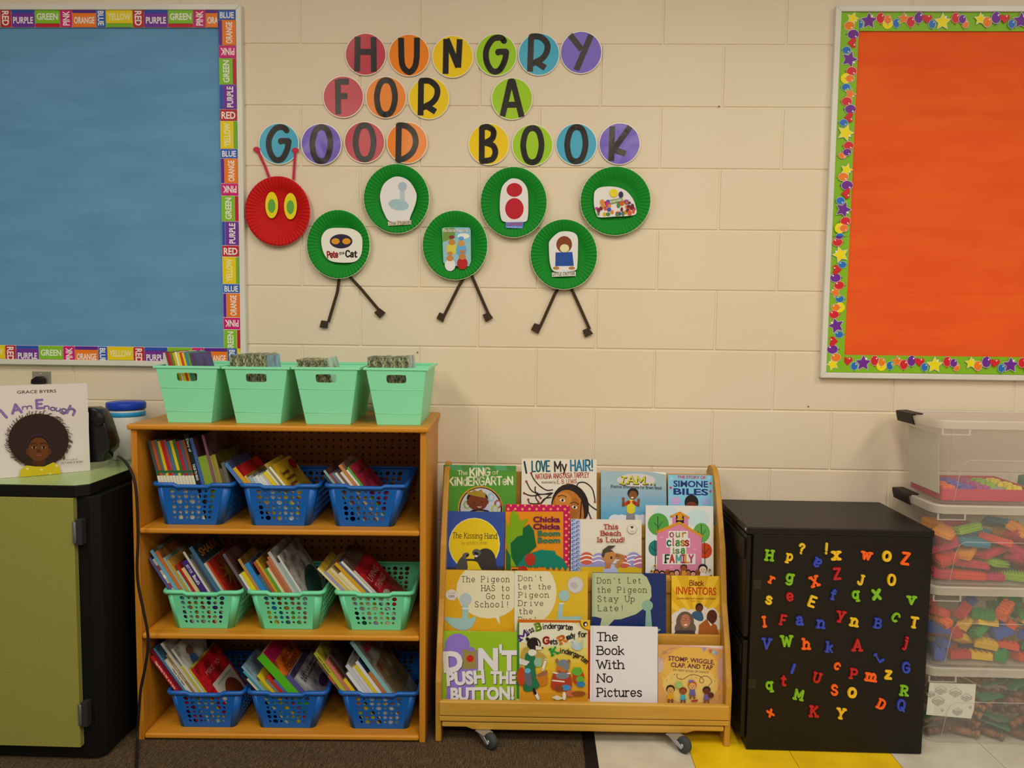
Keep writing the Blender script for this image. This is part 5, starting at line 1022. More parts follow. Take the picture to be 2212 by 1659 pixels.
rack_book(3, CR3, (45, 800), (985, 808), 'lime green picture book with purple shape and bulky white title, front tier', '#8aa81c', a_push, thick=.010, yoff=.006)
def a_miss(a):
    for i in range(8): a.rect_(1000, 900+90*i, 1830, 1010+90*i, ('#ccba7c', '#ccb45c', '#ccac3c', '#cca424', '#cc9c1c', '#cc941c', '#c88a1c', '#c0801c')[i])
    a.ell(1320, 800, 420, 170, '#d0c6a8'); a.rect_(980, 650, 1860, 690, '#b85a14'); a.rect_(975, 690, 1004, 1600, '#2c6a34'); a.rect_(1826, 690, 1856, 1600, '#a02418')
    a.ell(1850, 680, 128, 108, '#8a5c10'); a.ell(1850, 680, 112, 94, '#d0a018'); a.ell(1795, 708, 28, 30, '#28201c'); a.ell(1800, 714, 14, 16, '#d8ccb8')
    def word(t_, pts, h_, col, w_=.62):   # letters one by one along an arc
        n = len(t_); q = catmull(pts, 6)
        for i, ch in enumerate(t_):
            f0 = i/n*(len(q)-1); f1 = (i+.86)/n*(len(q)-1); g_ = lambda f: (q[int(f)][0]+(q[min(int(f)+1, len(q)-1)][0]-q[int(f)][0])*(f-int(f)), q[int(f)][1]+(q[min(int(f)+1, len(q)-1)][1]-q[int(f)][1])*(f-int(f)))
            p, r_ = g_(f0), g_(f1); a.text(ch, *p, *r_, h_, col, 'round', wt=w_)
    a.text('M', 1022, 905, 1112, 835, 70, '#4c246c', 'slab', wt=1.1); word('iss', [(1116, 832), (1150, 808), (1188, 792)], 62, '#2c2024')
    a.text('B', 1212, 786, 1268, 772, 78, '#6c8c1c', 'slab', wt=1.1); word('indergarten', [(1284, 768), (1380, 760), (1480, 762), (1560, 768), (1640, 780)], 60, '#2c2024')
    a.text('G', 1296, 942, 1366, 936, 74, '#a82418', 'slab', wt=1.1); word('ets', [(1376, 946), (1420, 946), (1466, 942)], 60, '#2c2024')
    a.text('R', 1500, 942, 1566, 910, 80, '#c86a1c', 'slab', wt=1.1); word('eady for', [(1580, 896), (1640, 872), (1720, 858), (1812, 858)], 60, '#2c2024')
    a.text('K', 1398, 1078, 1466, 1052, 76, '#2c8434', 'slab', wt=1.1); word('indergarten', [(1482, 1050), (1580, 1062), (1660, 1090), (1740, 1130), (1806, 1182)], 58, '#2c2024')
    a.ell(1690, 970, 62, 46, '#a4b0b0', .4); a.poly([(1620, 900), (1680, 900), (1700, 960)], '#b4bcb8'); a.poly([(1720, 960), (1765, 880), (1760, 1000)], '#9cac9c')
    # a collie teacher carrying a box, a rhino-like pupil and a green frog pupil
    a.poly([(1010, 1240), (1040, 1020), (1110, 980), (1240, 1030), (1330, 1100), (1300, 1200), (1260, 1140), (1190, 1230), (1010, 1300)], '#a88a3c', True); a.poly([(1080, 1060), (1190, 1080), (1200, 1280), (1240, 1460), (1060, 1500), (1070, 1280)], '#24643c', True)
    a.ell(1180, 940, 82, 76, '#261c1a'); a.poly([(1200, 960), (1290, 985), (1270, 1010), (1200, 1010)], '#d0c4b4'); a.ell(1282, 988, 12, 10, '#1c1414'); a.poly([(1220, 890), (1250, 940), (1240, 980)], '#d0c4b4'); a.line([(1100, 880), (1140, 920)], 40, '#261c1a')
    a.ell(1160, 1045, 50, 40, '#d0c4b4'); a.ell(1230, 1160, 50, 56, '#84a484'); a.poly([(1004, 1110), (1130, 1150), (1090, 1200), (1004, 1180)], '#c4bcac')
    a.ell(1030, 1330, 54, 110, '#b03c1c'); a.ell(1110, 1340, 44, 110, '#5a5c64', -.2); a.ell(1105, 1260, 36, 30, '#5c9cb0'); a.poly([(1200, 1330), (1340, 1260), (1345, 1420), (1260, 1450)], '#b4681c'); a.poly([(1220, 1300), (1340, 1250), (1330, 1310), (1230, 1340)], '#8c5c3c'); a.line([(1320, 1130), (1285, 1250)], 30, '#d0c4b4')
    a.line([(1180, 1480), (1230, 1590)], 36, '#d0c4b4'); a.line([(1180, 1480), (1195, 1530)], 36, '#2c1c1c')
    a.poly([(1400, 1480), (1400, 1320), (1460, 1270), (1600, 1280), (1620, 1480)], '#a03420', True); a.line([(1410, 1280), (1500, 1300), (1610, 1290)], 18, '#d0c4b4'); a.line([(1400, 1375), (1540, 1390)], 16, '#d0c4b4'); a.ell(1530, 1200, 76, 74, '#6c7270'); a.poly([(1440, 1250), (1470, 1190), (1550, 1240), (1560, 1275)], '#b0642c'); a.ell(1455, 1140, 20, 26, '#8c5c3c'); a.ell(1595, 1150, 20, 28, '#8c5c3c'); a.ell(1520, 1320, 80, 40, '#6c7270')
    a.ell(1710, 1340, 70, 90, '#a8341c'); a.ell(1695, 1270, 62, 48, '#5c942c'); a.ell(1670, 1235, 18, 18, '#5c942c'); a.ell(1725, 1235, 18, 18, '#5c942c'); a.ell(1730, 1360, 48, 40, '#5c942c'); a.ell(1740, 1420, 50, 36, '#2c6c94'); a.ell(1560, 1460, 60, 34, '#3c7ca8'); a.ell(1480, 1470, 50, 40, '#7c3c20'); a.ell(1610, 1530, 50, 40, '#b05c3c'); a.ell(1710, 1530, 84, 30, '#84441c'); a.poly([(1390, 1580), (1450, 1550), (1540, 1590), (1460, 1610)], '#c8bc9c'); a.ell(1540, 1560, 22, 50, '#d0c4a4')
rack_book(3, CR3, (985, 660), (1850, 655), 'tall yellow picture book with animal pupils and curved coloured title, in the front tier', '#ccba84', a_miss, thick=.005)
def a_nopic(a):
    for t_, x1, y in (('The', 520, 908), ('Book', 596, 1072), ('With', 596, 1240), ('No', 460, 1402), ('Pictures', 810, 1572)): a.text(t_, 278, y, x1, y, 96, '#1e1a1c', 'slab', wt=.5, serif=.85)
    a.rect_(222, 735, 226, 1640, '#bcb0aa')
rack_book(3, CR4, (195, 740), (1000, 745), 'plain white picture book with only black title lettering, in the front tier', '#d0c4be', a_nopic, thick=.010, yoff=.005)
def a_stomp(a):
    a.ell(1390, 1300, 350, 330, '#cc9c44'); a.ell(1390, 1440, 330, 220, '#cca85c'); a.ell(1010, 1200, 60, 90, '#b89c94'); a.ell(1760, 1250, 50, 150, '#b88c7c'); a.poly([(1005, 962), (1500, 990), (1778, 1020), (1778, 960)], '#c89484'); a.poly([(1360, 962), (1778, 965), (1778, 1000)], '#d0bcae')
    for i, c in enumerate(('#8c7cac', '#c8945c', '#b45c34', '#7cb0a4', '#8c84b4', '#c49430', '#6ca49c')): x = 1530+38*i; y = 985+12*i; a.poly([(x, y), (x+50, y+6), (x+22, y+56)], c)
    a.text('STOMP, WIGGLE,', 1125, 1138, 1675, 1190, 54, '#542038', 'sans', .015); a.text('CLAP, AND TAP', 1155, 1216, 1655, 1254, 54, '#542038', 'sans', .015); a.text('MY FIRST BOOK OF DANCE', 1186, 1268, 1606, 1296, 26, '#7c5c3c', 'sans')
    a.line([(1228, 1302), (1235, 1350), (1300, 1365), (1400, 1310), (1500, 1330), (1550, 1380), (1530, 1410), (1500, 1390), (1520, 1340), (1590, 1330), (1645, 1390), (1600, 1450)], 5, '#4c2c20', True); a.line([(1020, 1160), (1060, 1040), (1110, 1050), (1060, 1060), (1150, 1000), (1210, 990)], 4, '#8c7c6c', True)
    for i in range(34): a.ell(rn.uniform(1020, 1770), rn.uniform(1300, 1600), 6, 4, ('#b47c3c', '#a4683c', '#7c8c6c', '#8c6c84')[i % 4], rn.random()*3)
    for x, y, r_, s_, h_, c in ((1150, 1490, 46, '#c08c4c', '#2c1c14', '#c8901c'), (1300, 1510, 40, '#8c4c24', '#6c2c18', '#3c9ca4'), (1410, 1440, 46, '#c48c54', '#a4542c', '#5c548c'), (1580, 1500, 42, '#5c2c1c', '#2c1814', '#6c4c8c')): kid(a, x, y, r_, s_, h_, c); a.line([(x-r_*.4, y+r_*2.5), (x-r_*.5, y+r_*3.2)], r_*.5, '#7c4c2c'); a.line([(x+r_*.4, y+r_*2.5), (x+r_*.5, y+r_*3.2)], r_*.5, '#7c4c2c')
    a.ell(1250, 1430, 44, 40, '#8ca45c'); a.ell(1630, 1550, 36, 34, '#4c241c'); a.rect_(1365, 1370, 1425, 1395, '#74589c'); a.poly([(1400, 1610), (1475, 1600), (1470, 1625), (1395, 1630)], '#b02c2c')
rack_book(3, CR4, (1005, 962), (1778, 965), 'small orange picture book with dancing children, at the cabinet end of the front tier', '#c48c4c', a_stomp, thick=.005)

# ================================================================== FILE CABINET WITH MAGNETS
blk = noisy('black_enamel', '#120c0a', '#160f0c', 40., rough=.42, bmp=.05, dist=.0005, spec=.28)
CY = -.394; FLc = [onZ(1607, 1619, 0), onZ(1990, 1627, 0)]; fx0 = onY(1609, 1380, CY).x; fx1 = onY(2000, 1400, CY).x+.004
ft = onY(1812, 1142, CY).z; cb = -.022
fc = thing('filing_cabinet', 'low black metal filing cabinet covered in letter magnets', 'filing cabinet', ((fx0+fx1)/2, CY/2, 0))
mb = MB(); mb.box((fx0+.0155, CY, .003), (fx1, cb, ft-.022), blk); mb.build('body', fc, bevel=.002)
mb = MB(); mb.box((fx0-.004, CY-.003, ft-.0215), (fx1+.003, cb, ft), blk); mb.build('top', fc, bevel=.003)
for z0, z1 in ((.035, ft*.49), (ft*.505, ft-.028)):   # drawer fronts face the display rack
    mb = MB(); mb.box((fx0-.001, CY+.012, z0), (fx0+.015, cb-.012, z1), blk); d_ = mb.build('drawer', fc, bevel=.003)
    mb = MB(); mb.prism([(CY+.02, z1-.075), (CY+.02, z1-.015), (cb-.02, z1-.015), (cb-.02, z1-.075)], .006, M('#0e0b0a', .5), frame((fx0-.0012, 0, 0), (0, 1, 0), (0, 0, 1)) @ Matrix.Rotation(pi, 4, 'Y') @ Matrix.Diagonal((-1, 1, 1, 1)))
    mb.build('drawer_pull', d_, bevel=.002)
mb = MB(); mb.lathe([(.0, 0), (.006, 0), (.006, .002), (.004, .003), (0, .003)], M('#9a948c', .3, metal=.8), frame((fx0-.004, CY+.015, ft-.011), (0, -1, 0), (0, 0, 1)), 16); mb.build('lock', fc)
for px, py in ((1636, 1262), (1625, 1476)):
    T = frame(onY(px, py, CY-.0006), (1, 0, 0), (0, 0, 1)); mb = MB(); tm = M('#1a1512', .25, spec=.4); mb.prism([(-.012, -.014), (.011, -.016), (.012, .013), (-.011, .015)], .0003, tm, T); mb.build('tape_patch', fc)
MC = {'g': '#74a414', 'y': '#d8a814', 'b': '#2c3a98', 'r': '#a81018', 'o': '#f2560e'}
MCN = {'g': 'lime green', 'y': 'yellow', 'b': 'blue', 'r': 'red', 'o': 'orange'}
ZA, ZB = (1630, 1150, 5.978), (1630, 1350, 5.978)
MAG = [  # char, centre x, y in crop A, height in crop px, colour, tilt degrees, row
 ('H', 188, 294, 165, 'g', -4, 1), ('p', 440, 332, 150, 'y', -8, 1), ('?', 603, 208, 160, 'y', -8, 1), ('a', 800, 385, 175, 'b', 150, 1), ('!', 922, 205, 160, 'y', -2, 1), ('x', 1048, 298, 135, 'y', 3, 1), ('w', 1438, 300, 140, 'o', -8, 1), ('o', 1702, 305, 148, 'y', 0, 1), ('Z', 1942, 335, 190, 'o', -6, 1),
 ('r', 215, 612, 130, 'o', -20, 2), ('g', 452, 605, 172, 'g', -5, 2), ('X', 768, 630, 190, 'o', 18, 2), ('Z', 1058, 530, 180, 'r', 6, 2), ('J', 1368, 612, 158, 'y', -8, 2), ('O', 1763, 610, 162, 'y', 0, 2),
 ('s', 180, 872, 135, 'y', -8, 3), ('e', 450, 828, 135, 'r', 6, 3), ('E', 742, 890, 185, 'y', -18, 3), ('f', 1012, 800, 158, 'b', -6, 3), ('q', 1302, 820, 158, 'g', 4, 3), ('x', 1568, 800, 172, 'g', 8, 3), ('v', 2018, 875, 130, 'g', -2, 3),
 ('I', 120, 1150, 165, 'o', 8, 4), ('F', 360, 1125, 160, 'r', -6, 4), ('a', 578, 1137, 130, 'b', 0, 4), ('n', 850, 1180, 135, 'b', -4, 4), ('y', 1108, 1085, 175, 'r', -6, 4), ('n', 1282, 1157, 140, 'y', -8, 4), ('B', 1582, 1170, 160, 'b', -8, 4), ('C', 1815, 1092, 168, 'g', -32, 4), ('T', 2055, 1160, 170, 'y', -6, 4),
 ('V', 150, 1435, 168, 'b', -2, 5), ('W', 408, 1400, 168, 'g', 2, 5), ('h', 662, 1435, 165, 'o', 2, 5), ('k', 958, 1475, 165, 'b', -4, 5), ('A', 1320, 1450, 175, 'r', 0, 5), ('L', 1598, 1610, 175, 'b', 32, 5), ('j', 1940, 1428, 195, 'r', -10, 5),
 ('l', 492, 1755, 155, 'b', -18, 6), ('c', 1060, 1722, 135, 'o', -28, 6), ('P', 1268, 1820, 165, 'r', -6, 6), ('m', 1497, 1865, 140, 'o', -6, 6), ('z', 1722, 1835, 132, 'y', -2, 6), ('G', 1948, 1740, 165, 'b', 4, 6), ('t', 370, 1910, 158, 'r', -4, 6), ('U', 800, 1870, 175, 'r', -12, 6),
 ('q', 190, 1990, 162, 'g', 6, 7), ('M', 568, 2092, 180, 'g', -10, 7), ('S', 1025, 2030, 160, 'o', 2, 7), ('o', 1255, 2065, 148, 'y', 0, 7), ('R', 1928, 2038, 160, 'g', -4, 7), ('Q', 1885, 2230, 185, 'b', -4, 8), ('D', 1628, 2212, 180, 'o', -20, 8),
 ('x', 200, 2328, 135, 'o', 25, 8), ('K', 762, 2305, 170, 'r', -2, 8), ('Y', 1110, 2335, 168, 'y', -6, 8)]
ROWN = {1: 'top', 2: 'second', 3: 'third', 4: 'fourth', 5: 'fifth', 6: 'sixth', 7: 'seventh', 8: 'bottom'}
def magnet(ch, cx, cy, hpx, c, tilt, row):
    px, py = ZA[0]+cx/ZA[2], ZA[1]+cy/ZA[2]; hs = hpx/ZA[2]
    O = onY(px, py, CY-.0008); sc = hs*((CY-CAM.y)/F_PX)*1.0
    adv, st = strokes(ch, 0. if ch in 'oOxecl' and not (ch == 'x' and c == 'y') else .95); hw = .9
    if ch == 'l': adv, st = 1.6, [[(.8, .6), (.8, 5.4)]]
    if ch == 'x' and c in 'go': hw = .95
    pts = [p for P in st for p in P]; x0, x1 = min(p[0] for p in pts)-hw, max(p[0] for p in pts)+hw; y0, y1 = min(p[1] for p in pts)-hw, max(p[1] for p in pts)+hw
    if abs(tilt) > 90: pass
    rt = radians(tilt if abs(tilt) <= 90 else tilt-0); ext = abs((y1-y0)*cos(rt)) + abs((x1-x0)*sin(rt)); k = sc/ext
    T = frame(O, (1, 0, 0), (0, 0, 1)) @ Matrix.Rotation(rt, 4, 'Z'); mat = M(MC[c], .35, spec=.5); mb = MB(); h = .0065; j = 0
    kx = k*(.92 if ch.isupper() else .98)
    def sq(P): return [((x-(x0+x1)/2)*kx, (y-(y0+y1)/2)*k) for x, y in P]
    w_ = hw*k
    for P in st:
        q = sq(P)
        for i in range(len(q)-1):
            (ax, ay), (bx, by) = q[i], q[i+1]; L = math.hypot(bx-ax, by-ay)
            if L < 1e-7: continue
            nx, ny = -(by-ay)/L, (bx-ax)/L; hj = h+j*2e-6; j += 1
            o = [(ax+nx*w_, ay+ny*w_), (ax-nx*w_, ay-ny*w_), (bx-nx*w_, by-ny*w_), (bx+nx*w_, by+ny*w_)]; v_ = w_*.72
            ti = [(ax+nx*v_, ay+ny*v_), (ax-nx*v_, ay-ny*v_), (bx-nx*v_, by-ny*v_), (bx+nx*v_, by+ny*v_)]
            mb.prism(o, hj*.68, mat, T); n = len(mb.v)
            mb.prism(o, hj*.32, mat, T @ Matrix.Translation((0, 0, hj*.68)), top=ti)
        for i, (x, y) in enumerate(q):
            hj = h+j*2e-6; j += 1
            if 0 < i < len(q)-1 and len(q) > 6 and i % 2: continue
            mb.lathe([(0, hj*.1), (w_, hj*.1), (w_, hj*.68), (w_*.72, hj), (0, hj)], mat, T @ Matrix.Translation((x, y, 0)), 10, False)
    case = 'capital ' if ch.isupper() else ('lowercase ' if ch.isalpha() else '')
    nm = {'?': 'question mark', '!': 'exclamation mark'}.get(ch, f'letter {ch}')
    o = mb.build('letter_magnet', None, loc=O); tag(o, f'{MCN[c]} {case}{nm} magnet in the {ROWN[row]} row on the black cabinet', 'magnet', 'letter magnets on the black cabinet')
for m_ in MAG: magnet(*m_)

# ================================================================== STORAGE BOXES WITH TOYS
def clear_plastic(name, tr, rough, tint):
    m = bpy.data.materials.new(name); m.use_nodes = True; nt = m.node_tree; b = nt.nodes['Principled BSDF']; b.inputs['Base Color'].default_value = lin(tint); b.inputs['Roughness'].default_value = rough
    tn = nt.nodes.new('ShaderNodeBsdfTransparent'); tn.inputs[0].default_value = (.97, .96, .95, 1); mx = nt.nodes.new('ShaderNodeMixShader'); mx.inputs[0].default_value = 1-tr
    nt.links.new(tn.outputs[0], mx.inputs[1]); nt.links.new(b.outputs[0], mx.inputs[2]); nt.links.new(mx.outputs[0], nt.nodes['Material Output'].inputs[0]); return m
CLEAR = clear_plastic('clear_plastic', .84, .25, '#d8ccb8'); MILK = clear_plastic('milky_lid', .5, .4, '#d0bfa8'); RIB = clear_plastic('clear_plastic_edge', .76, .3, '#e0d4c4')
BX0, BX1, BY0, BY1 = 1.218, 1.83, -.335, -.045
lidtop = [onY(2100, 908, BY0).z, onY(2100, 1092, BY0).z, onY(2100, 1268, BY0).z, onY(2100, 1443, BY0).z]   # front top edge of each lid
bot = [lidtop[1]+.002, lidtop[2]+.002, lidtop[3]+.002, .002]
BOXN = ['top', 'second', 'third', 'lowest']; CONT = ['a red toy tray', 'bristle blocks', 'building bricks', 'wooden logs']
def rr_outline(x0, x1, y0, y1, r, n=5):
    out = []
    for cx, cy, a0 in ((x1-r, y1-r, 0), (x0+r, y1-r, pi/2), (x0+r, y0+r, pi), (x1-r, y0+r, 1.5*pi)):
        out += [(cx+r*cos(a0+pi/2*k/n), cy+r*sin(a0+pi/2*k/n)) for k in range(n+1)]
    return out
latch = M('#241a16', .5)
for i in range(4):
    zb0, zt = bot[i], lidtop[i]; t_ = thing('storage_box', f'{BOXN[i]} clear storage box of the stack, holding {CONT[i]}', 'storage box', ((BX0+BX1)/2, (BY0+BY1)/2, zb0), 0, 'stacked clear storage boxes')
    mb = MB(); ins = .022
    lo = rr_outline(BX0+ins, BX1-ins, BY0+.016, BY1-.016, .03); hi = rr_outline(BX0+.006, BX1-.006, BY0+.006, BY1-.006, .034); n = len(lo); zs = zt-.02
    vs_ = [(x, y, zb0) for x, y in lo] + [(x, y, zs) for x, y in hi]; mb.add(vs_, [(k, (k+1) % n, n+(k+1) % n, n+k) for k in range(n)], CLEAR, True); mb.add([(x, y, zb0) for x, y in lo], [list(range(n))[::-1]], CLEAR); mb.build('body', t_)
    mb = MB()   # moulded panel line on the front
    f0 = lambda z: BY0+.016-(z-zb0)/(zs-zb0)*.010-.0008
    pl = [(BX0+.062, zb0+.006), (BX0+.075, zb0+.10), (BX0+.085, zb0+.125), (BX0+.10, zb0+.134), (BX0+.30, zb0+.134), (BX1-.1, zb0+.134), (BX1-.07, zb0+.12), (BX1-.06, zb0+.006)]
    mb.tube([(x, f0(z), z) for x, z in pl], .0013, RIB, 6); mb.build('panel_ridge', t_)
    mb = MB()
    o1 = rr_outline(BX0-.006, BX1+.006, BY0-.006, BY1+.006, .04); o2 = rr_outline(BX0+.006, BX1-.006, BY0+.006, BY1-.006, .034); n = len(o1)
    prof_ = [(0, zt-.026), (0, zt-.005), (.12, zt), (1, zt), (1, zt-.006)]
    vs_ = []
    for f_, z in prof_: vs_ += [(a[0]*(1-f_)+b_[0]*f_, a[1]*(1-f_)+b_[1]*f_, z) for a, b_ in zip(o1, o2)]
    mb.add(vs_, [(j*n+k, j*n+(k+1) % n, (j+1)*n+(k+1) % n, (j+1)*n+k) for j in range(len(prof_)-1) for k in range(n)], MILK, True)
    mb.add([(x, y, zt-.006) for x, y in o2], [list(range(n))], MILK); mb.build('lid', t_)
    # side latch on the short end
    yc = (BY0+BY1)/2; mb = MB(); T = frame((BX0-.0065, yc+.055, zt), (0, -1, 0), (0, 0, 1))
    mb.prism([(-.0035, -.034), (.004, -.032), (.010, -.008), (.010, .002), (-.026, .004), (-.026, 0), (.0065, -.004), (-.0005, -.026)][::1], .11, latch, frame((BX0-.0075, yc-.005, zt), (-1, 0, 0), (0, 0, 1))); mb.build('latch', t_, bevel=.001)
    mb = MB()   # clip loops under the lid
    for x in (BX0+.005, BX0+.085): mb.box((x, BY0-.006, zt-.045), (x+.005, BY0-.0035, zt-.026), RIB)
    mb.box((BX0+.005, BY0-.006, zt-.045), (BX0+.09, BY0-.0035, zt-.042), RIB); mb.build('clip_loop', t_)
def stud_brick(mb, L, W, H, mat, T, nx, ny, flip=False):
    mb.box((-L/2, -W/2, 0), (L/2, W/2, H), mat, T)
    for i in range(nx):
        for j in range(ny):
            p = Matrix.Translation(((i+.5)/nx*L-L/2, (j+.5)/ny*W-W/2, H)); r_ = L/nx*.31; mb.lathe([(r_, 0), (r_, H*.2), (0, H*.2)], mat, T @ p, 10, False)
def bristle(mb, L, W, H, mat, T):
    mb.box((-L/2, -W/2, 0), (L/2, W/2, H), mat, T); s_ = .0065
    for side in range(4):
        n = int((L if side % 2 == 0 else W)/s_)
        for i in range(n):
            u = (i+.5)/n-.5
            for zz in (.25, .75):
                p = (u*L, (-1 if side == 0 else 1)*W/2, H*zz) if side % 2 == 0 else ((-1 if side == 1 else 1)*L/2, u*W, H*zz)
                d = Matrix.Translation(p) @ (Matrix.Rotation((pi/2 if side == 0 else -pi/2), 4, 'X') if side % 2 == 0 else Matrix.Rotation((-pi/2 if side == 1 else pi/2), 4, 'Y')); e = .0014
                mb.prism([(-e, -e), (e, -e), (e, e), (-e, e)], .005, mat, T @ d, top=[(-e*.6, -e*.6), (e*.6, -e*.6), (e*.6, e*.6), (-e*.6, e*.6)])
    for i in range(int(L/.008)):
        for j in range(int(W/.008)):
            e = .0015; p = Matrix.Translation(((i+.5)*.008-L/2, (j+.5)*.008-W/2, H)); mb.prism([(-e, -e), (e, -e), (e, e), (-e, e)], .004, mat, T @ p)
LAYER = ['bottom', 'lower', 'middle', 'upper', 'top', 'topmost']; POSW = ['at the cabinet end', 'second from the cabinet end', 'third from the cabinet end', 'fourth from the cabinet end', 'fifth from the cabinet end', 'sixth from the cabinet end', 'seventh from the cabinet end', 'eighth from the cabinet end']
def pile(i, kinds, rowsz, cell, ymax=2, seed=0, sizef=None, name='toy_block', cat='toy block', hollow=True):
    """a settled heap: staggered cells, each with one tilted piece that stays inside its cell"""
    r_ = random.Random(seed); z0 = bot[i]+.004; W = BX1-BX0-.06; cw, cd, ch = cell; nx = int((2.2125-0)*0 + min(W, .50)/cw)
    for lay in range(rowsz):
        for dy in range(ymax):
            for ix in range(nx):
                if lay == rowsz-1 and r_.random() < .3: continue
                kind, (L, Wd, H) = r_.choice(kinds); colr, cn_ = r_.choice(kind['cols'])
                x = BX0+.03+cw*(ix+.5)+(.012 if lay % 2 else 0); y = BY0+.028+cd*(dy+.5); z = z0+lay*ch
                yaw = r_.uniform(-.9, .9) + (pi/2 if r_.random() < .2 and L < cd else 0); pit = r_.uniform(-.5, .5) if lay else r_.uniform(-.06, .06); rol = r_.uniform(-.6, .6) if lay else 0
                R_ = Matrix.Rotation(yaw, 4, 'Z') @ Matrix.Rotation(pit, 4, 'Y') @ Matrix.Rotation(rol, 4, 'X')
                cs = [R_ @ Vector((sx*L/2, sy*Wd/2, sz*H)) for sx in (-1, 1) for sy in (-1, 1) for sz in (0, 1)]
                ex, ey = max(abs(c.x) for c in cs), max(abs(c.y) for c in cs); f_ = min(1, cw*.74/ex, cd*.66/ey)
                R_ = R_ @ Matrix.Scale(f_, 4); lowz = min(c.z for c in cs)*f_
                T = Matrix.Translation((x, y, z-lowz)) @ R_; mb = MB(); kind['f'](mb, L, Wd, H, M(colr, .4), T)
                o = mb.build(kind['name'], None, loc=(x, y, z)); front = 'front' if dy == 0 else 'rear'
                tag(o, f"{cn_} {kind['say']} in the {BOXN[i]} box, {LAYER[lay]} {front} layer, {POSW[min(ix, 7)]}", kind['cat'], f"{kind['say']}s in the {BOXN[i]} box")
PK = [('#b81c48', 'magenta'), ('#c82c24', 'red'), ('#2c8494', 'teal'), ('#d8881c', 'orange'), ('#84a41c', 'lime'), ('#b8243c', 'crimson'), ('#d0381c', 'scarlet')]
BK = dict(name='bristle_block', say='bristle block', cat='toy block', cols=PK, f=lambda mb, L, W, H, m, T: bristle(mb, L, W, H, m, T))
pile(1, [(BK, (.10, .042, .022)), (BK, (.075, .04, .02)), (BK, (.055, .036, .028)), (BK, (.09, .05, .016))], 5, (.072, .078, .033), 2, 5)
def brick_any(mb, L, W, H, m, T): stud_brick(mb, L, W, H, m, T, max(1, round(L/.016)), max(1, round(W/.016)))
CK = [('#d0a01c', 'yellow'), ('#1c7834', 'green'), ('#b02420', 'red'), ('#d8581c', 'orange'), ('#24428c', 'blue'), ('#d0a01c', 'yellow'), ('#c83c1c', 'orange-red')]
LK = dict(name='building_brick', say='building brick', cat='toy brick', cols=CK, f=brick_any)
pile(2, [(LK, (.064, .032, .02)), (LK, (.048, .032, .02)), (LK, (.032, .032, .02)), (LK, (.064, .032, .032))], 5, (.066, .07, .032), 2, 9)
def log(mb, L, W, H, m, T):
    r_ = W/2; n = 10
    for a, b_, f_ in ((-L/2, -L/2+.012, 1), (-L/2+.012, -L/2+.024, .62), (-L/2+.024, L/2-.024, 1), (L/2-.024, L/2-.012, .62), (L/2-.012, L/2, 1)):
        mb.lathe([(0, a), (r_*f_, a), (r_*f_, b_), (0, b_)], m, T @ Matrix.Translation((0, 0, r_)) @ Matrix.Rotation(pi/2, 4, 'Y'), n, True)
GK = dict(name='toy_log', say='toy log', cat='toy log', cols=[('#7c4c2c', 'brown'), ('#6c3c28', 'dark brown'), ('#8c5c34', 'light brown')], f=log)
SK = dict(name='toy_stick', say='toy stick', cat='toy stick', cols=[('#2c6c44', 'green'), ('#a8803c', 'tan'), ('#2c6440', 'dark green')], f=lambda mb, L, W, H, m, T: (mb.box((-L/2, -W/2, 0), (L/2, W/2, H*.3), m, T), mb.box((-L/2+.01, -W/4, H*.3), (-L/2+.014, W/4, H*.4), m, T)))
pile(3, [(GK, (.12, .023, .023)), (GK, (.10, .023, .023)), (GK, (.07, .023, .023)), (SK, (.10, .034, .012)), (SK, (.08, .03, .012))], 6, (.08, .06, .03), 2, 13)
# instruction sheet inside the lowest box
O = onY(2055, 1510, BY0+.0125); T = frame(O, (1, 0, -.03), (0, -.03, 1)); mb = MB(); q = [(-.072, -.055), (.066, -.06), (.072, -.03), (.070, .052), (-.072, .05)]
mb.prism(q, .0006, M('#cfc3ac', .8), T); a = Art(mb, T, None, .0007, rough=.8)
for cx, cy, s_ in ((-.035, .022, .017), (.01, .018, .018), (.045, .004, .016), (-.04, -.012, .018), (.022, -.042, .014), (-.065, .01, .012)):
    g_ = '#8c8474'; a.poly([(cx-s_, cy), (cx, cy-s_*.6), (cx+s_, cy), (cx, cy+s_*.6)], '#aca48f')
    for P in ([(cx-s_, cy), (cx, cy-s_*.6), (cx+s_, cy), (cx, cy+s_*.6), (cx-s_, cy)], [(cx-s_, cy), (cx-s_, cy+s_*.5), (cx, cy+s_*1.1), (cx+s_, cy+s_*.5), (cx+s_, cy)], [(cx, cy-s_*.6), (cx, cy), (cx+s_, cy+s_*.5)], [(cx, cy), (cx-s_, cy+s_*.5)]): a.line(P, .0011, g_)
for cx, cy in ((-.025, -.036), (.06, -.022)): a.ell(cx, cy, .0035, .0035, '#6c6458'); a.ell(cx, cy, .0022, .0022, '#cfc3ac')
o = mb.build('instruction_sheet', None, loc=O); tag(o, 'white building instruction sheet with line drawings inside the lowest clear box', 'paper')
# white label sheet taped inside the top box, on its short end
mb = MB(); T = frame((BX0+.0225, -.20, bot[0]+.125), (0, -1, .0), (-.06, 0, 1)); mb.prism([(-.095, -.10), (.10, -.10), (.10, .085), (-.095, .085)], .0005, M('#ccbca2', .7), T)
a = Art(mb, T.copy(), None, .0008, rough=.7)
T2 = T @ Matrix.Rotation(pi, 4, 'Y'); a2 = Art(mb, T2, None, .0003, rough=.7)
for x in (-.05, 0.0, .045):
    for y in (.05, .015, -.03): a2.line([(x, y), (x+.006, y-.012)], .0012, '#8c847c')
o = mb.build('paper_sheet', None, loc=(BX0+.0225, -.20, bot[0]+.03)); tag(o, 'white paper sheet with faint marks against the short end of the top clear box', 'paper')
